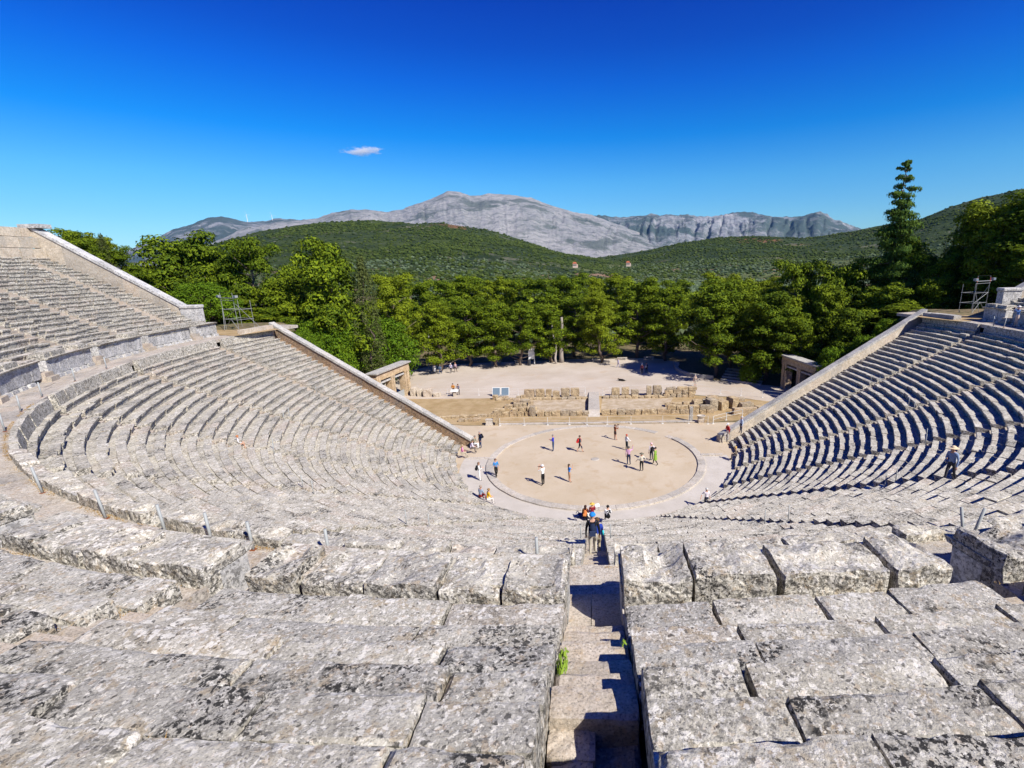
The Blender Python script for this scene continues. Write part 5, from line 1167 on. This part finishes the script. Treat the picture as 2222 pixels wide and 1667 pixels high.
PP(5.45,-1.53,.01,65,'person in lime green coat and black trousers standing in the orchestra','walk',top=(.22,.38,.05),bottom=BLACK,hair=(.04,.03,.03),skirt=(.22,.38,.05),arms=('down','down'),h=1.70)
PP(-4.36,-5.55,.01,55,'man in white shirt and white cap taking a photo, near left of the orchestra','stand',top=(.82,.82,.80),bottom=BLACK,sleeve='short',hair=None,hat=(.85,.85,.85),arms=('photo','photo'),h=1.82,extra='camera',cl='the man in the white cap')
PP(-2.19,-4.96,.01,-70,'woman in bright blue top and tan shorts near the centre front of the orchestra','stand',top=(.02,.20,.65),bottom=(.40,.24,.15),sleeve='none',legs='short',hair=(.08,.05,.03),longhair=True,arms=('down','photo'),h=1.62)
PP(-8.6,-3.9,.01,-150,'man in blue T-shirt and black trousers stepping onto the stone ring at left','walk',top=(.05,.22,.50),bottom=BLACK,sleeve='short',hair=(.16,.08,.05),arms=('down','front'),h=1.74)
PP(-9.95,-4.4,.01,-80,'woman all in white with black bag on her back, on the passage at left','stand',top=WHITE,bottom=WHITE,hair=(.20,.12,.08),longhair=True,arms=('down','front'),pack=BLACK,h=1.66)
PP(-11.6,3.4,.01,130,'man in navy jacket and jeans with backpack at the foot of the left end wall','stand',top=NAVY,bottom=JEANS,hair=(.35,.3,.28),pack=BLACK,arms=('down','down'),h=1.76)
PP(-12.15,3.0,.14,-95,'seated person in olive shirt and white trousers by the left end wall','sit',top=(.28,.26,.18),bottom=WHITE,hair=(.2,.18,.16),arms=('lap','lap'),lean=.12)
PP(-12.2,1.75,.12,-75,'seated person in white and purple striped top with black bag, leaning forward','sit',top=(.70,.66,.74),bottom=(.12,.10,.09),pack=BLACK,hair=(.1,.08,.06),arms=('lap','lap'),lean=.2,extra='stripes')
PP(-12.75,.5,.12,-70,'seated person in pink top with a dark bag on the first seats at left','sit',top=(.72,.25,.45),bottom=(.45,.40,.30),hair=(.4,.3,.18),sleeve='short',arms=('lap','lap'),lean=.1)
PP(-8.95,-8.55,.10,-30,'seated person in pale blue shirt beside the one in yellow, on the first row','sit',top=(.28,.36,.46),bottom=(.25,.04,.04),hair=(.35,.28,.22),arms=('lap','lap'),lean=.1)
PP(-8.3,-9.1,.10,-60,'seated person in bright yellow jacket on the first row at the near left','sit',top=(.75,.42,.02),bottom=(.70,.66,.62),hair=(.30,.18,.08),arms=('lap','lap'),lean=.15)
PP(-.25,-11.9,.0,10,'person in dark red and straw hat holding a white sheet below the stair','stand',top=(.25,.02,.03),bottom=(.10,.03,.03),hair=(.03,.02,.02),hat=(.72,.48,.10),hatkind='brim',arms=('front','front'),h=1.6)
o=MB(); o.box(-.16,.16,-.005,.005,-.12,.12); o=o.build('paper_sheet',cmat((.8,.8,.8))); o.location=(.12,-11.5,1.22); o.rotation_euler=(R(-50),0,R(25)); tag(o,'white sheet of paper held by the person in the straw hat','paper')
PP(-.72,-12.25,.02,-10,'dark haired woman with orange backpack at the foot of the central stair','stand',top=(.10,.03,.03),bottom=BLACK,hair=(.05,.02,.015),longhair=True,pack=(.55,.18,.05),arms=('down','front'),h=1.6)
PP(.85,-12.1,.16,10,'seated person in black and white shirt right of the central stair foot','sit',top=(.8,.8,.8),bottom=BLACK,hair=(.02,.02,.02),arms=('lap','lap'),lean=.05,extra='checks')
PP(8.2,-9.9,.0,175,'grey-haired woman in white top and shorts coming up to the seats at right','stand',top=(.78,.72,.76),bottom=(.03,.03,.05),sleeve='short',legs='short',hair=(.55,.55,.53),arms=('down','out'),h=1.68)
PP(13.3,3.6,.45,120,'person in red shirt and white cap stepping up by the right end wall','step',top=(.45,.02,.02),bottom=(.70,.65,.60),hair=None,hat=(.82,.82,.85),arms=('down','front'),h=1.7)
PP(14.5,3.2,1.25,100,'person in pale blue shirt standing among the lowest right seats by the end wall','stand',top=(.45,.55,.72),bottom=(.03,.04,.07),hair=(.5,.45,.42),arms=('down','down'),h=1.74)
PP(16.55,-21.8,7.6,120,'man in straw hat and blue checked shirt climbing across the right seats','walk',top=(.22,.30,.46),bottom=(.05,.05,.06),hair=None,hat=(.70,.55,.36),hatkind='brim',arms=('down','front'),h=1.78,lean=.08)
PP(36.6,.0,ZD,75,'man in white cap, blue shirt and pale trousers photographing on the right walkway','stand',top=(.10,.20,.45),bottom=(.62,.48,.38),hair=None,hat=(.8,.8,.8),arms=('photo','photo'),h=1.78,extra='camera',cl='the man on the right walkway')
PP(-22.4,-14.6,7.0,-60,'tiny seated child in orange and white high on the left seats','sit',top=(.75,.72,.7),bottom=(.5,.3,.2),hair=(.45,.16,.05),arms=('lap','lap'),h=1.2)
PP(12.95,-.9,.1,80,'blonde person seated low in the right seats beside the passage','sit',top=(.22,.17,.12),bottom=(.10,.09,.10),hair=(.60,.38,.12),longhair=True,arms=('lap','lap'),lean=.1)
PP(-27.5,39.3,.01,15,'person in white coat walking at the left of the plaza','walk',top=WHITE,bottom=(.15,.14,.13),hair=(.3,.28,.26),hat=(.7,.7,.75),skirt=WHITE)
PP(-26.5,39.2,.01,-10,'person in grey blue top and jeans, second from left on the plaza','walk',top=(.18,.25,.33),bottom=JEANS,hair=(.4,.38,.36))
PP(-24.8,39.8,.01,20,'person in lilac shirt walking on the plaza, left of the one in pink','walk',top=(.50,.48,.60),bottom=(.10,.09,.09),hair=(.6,.6,.6),pack=(.3,.25,.3))
PP(-24.2,40.5,.01,-20,'person in pink shirt striding on the plaza, rightmost of the four walkers','walk',top=(.60,.42,.46),bottom=(.09,.06,.06),hair=(.35,.2,.1),h=1.7)
PP(-20.2,24.7,.01,180,'man in orange jacket reading the low board by the plaza fence','stand',top=(.50,.20,.02),bottom=BLACK,hair=(.02,.02,.02),arms=('front','front'),lean=.1)
PP(-19.5,24.8,.01,170,'woman with dark hair in grey beside the man in orange at the low board','stand',top=(.18,.17,.22),bottom=BLACK,hair=(.05,.02,.015),longhair=True,arms=('front','front'),h=1.62,lean=.1)
PP(14.9,27.5,.01,180,'man in beige clothes with dark bag standing alone on the path right of the ruins','stand',top=(.48,.38,.30),bottom=(.45,.40,.33),sleeve='short',legs='short',hair=(.5,.45,.4),arms=('front','down'))
PP(7.95,36.4,.01,0,'white-haired person in maroon in the tree shade on the plaza','stand',top=(.22,.05,.06),bottom=BLACK,hair=(.7,.68,.66))
PP(8.75,37.2,.01,-30,'person in black beside the white-haired one in the plaza shade','stand',top=BLACK,bottom=BLACK,hair=(.02,.02,.02),pack=(.35,.34,.33))
PP(4.3,42.1,.01,-70,'person in pale lilac walking into the shade at the far plaza','walk',top=(.45,.42,.62),bottom=(.35,.34,.5),hair=(.2,.12,.1),h=1.66)
# dog lying on the plaza
def dog(x,y,rz):
    V=[(0,-.38,.14),(0,-.12,.17),(0,.16,.19),(0,.34,.22),(0,.46,.25),(0,.60,.20),(.1,-.30,.08),(.16,-.1,.05),(.14,.12,.04),(-.1,-.30,.08),(-.14,-.02,.05),(.1,.24,.10),(.13,.45,.04),(-.1,.24,.10),(-.12,.47,.04),(0,-.5,.10),(.12,-.66,.05),(.05,.42,.34),(-.05,.42,.34)]
    Rr=[.12,.13,.14,.09,.075,.035,.07,.045,.03,.07,.045,.06,.03,.06,.03,.03,.018,.02,.02]
    E=[(0,1),(1,2),(2,3),(3,4),(4,5),(0,6),(6,7),(7,8),(0,9),(9,10),(2,11),(11,12),(2,13),(13,14),(0,15),(15,16),(4,17),(4,18)]
    me=bpy.data.meshes.new('dog'); me.from_pydata(V,E,[]); ob=bpy.data.objects.new('tmp',me); COL.objects.link(ob); ob.modifiers.new('skin','SKIN').use_smooth_shade=True
    bm=bmesh.new(); bm.from_mesh(me); bm.verts.layers.skin.verify(); bm.to_mesh(me); bm.free()
    for i,s in enumerate(me.skin_vertices[0].data): s.radius=(Rr[i],Rr[i]); s.use_root=(i==0)
    ob.modifiers.new('sub','SUBSURF').levels=2
    m2=bpy.data.meshes.new_from_object(ob.evaluated_get(bpy.context.evaluated_depsgraph_get())); bpy.data.objects.remove(ob); m2.materials.clear(); m2.materials.append(cmat((.02,.018,.016)))
    o=link(bpy.data.objects.new('dog',m2)); o.location=(x,y,.012); o.rotation_euler=(0,0,rz); o.scale=(1.15,1.15,1.15); tag(o,'black dog lying curled on the plaza gravel','dog')
dog(4.3,31.7,R(70))
# weeds beside the near stair and dry grass in the joints
rg=random.Random(5)
mb=MB(); leaves(mb,(0,0,0),.055,.11,170,.016,rg); o=mb.build('stair_weed',M_weed); o.location=(-.345,-38.95,13.62); o.scale=(1,4.2,1); tag(o,'bright green weed growing beside the near left edge of the stair','plant')
mb=MB(); leaves(mb,(.36,-38.4,13.42),.04,.06,40,.014,rg); tag(mb.build('stair_weed',M_weed),'tiny green weed at the near right edge of the stair','plant')
def tufts(name,label,spots,mt):
    mb=MB()
    for (r,a,z,n) in spots:
        for _ in range(n):
            p=Vector(P(r+rg.gauss(0,.045),R(a)+rg.uniform(-.5,.5)/r,z)); h=rg.uniform(.02,.06); d=Vector((rg.gauss(0,.04),rg.gauss(0,.04),h)); s=Vector((.007,.003,0))
            mb.add([tuple(p-s),tuple(p+s),tuple(p+d)],[(0,1,2)])
    tag(mb.build(name,mt),label,'dry grass',kind='stuff')
M_straw=leaf_mat('dry_straw',(.30,.19,.07),(.48,.34,.15)); 
sp=[]
for k in range(1,9):
    for a in np.arange(-34,34,1.3):
        if min(abs(a-9.3*q_) for q_ in range(-4,5))>1.3:
            pass
        else: continue
        if mn.noise(Vector((a*.35,k*2.3,0)))>(.12 if k<5 else -.02): sp.append((UR(k)+.58,a,UZ(k)-.04,120))
tufts('joint_grass','dry straw grass growing along the foot joints of the near rows',sp,M_straw)
sp=[(34.42,a,ZD,70) for a in np.arange(-55,55,1.1) if mn.noise(Vector((a*.3,7,0)))>0]+[(37.02,a,12.80,45) for a in np.arange(-40,40,1.1) if min(abs(a-9.3*q_) for q_ in range(-4,5))>1.3 and mn.noise(Vector((a*.3,3,0)))>-.1]
tufts('walkway_grass','dry and green tufts along the foot of the walkway blocks',sp,M_straw)

# ------------------------------------------------------------------ thin blue air between here and the mountains
hm=bpy.data.materials.new('air'); hm.use_nodes=True; n=hm.node_tree; n.nodes.clear(); out=n.nodes.new('ShaderNodeOutputMaterial'); pv=n.nodes.new('ShaderNodeVolumePrincipled')
pv.inputs['Color'].default_value=(.18,.48,1.0,1); pv.inputs['Density'].default_value=.00002; pv.inputs['Anisotropy'].default_value=.1
n.links.new(pv.outputs[0],out.inputs['Volume'])
m=MB(); m.box(-7600,7600,-700,8300,-60,960); hz=m.build('haze',hm); hz['kind']='stuff'; tag(hz,'thin blue air fading the far mountains')
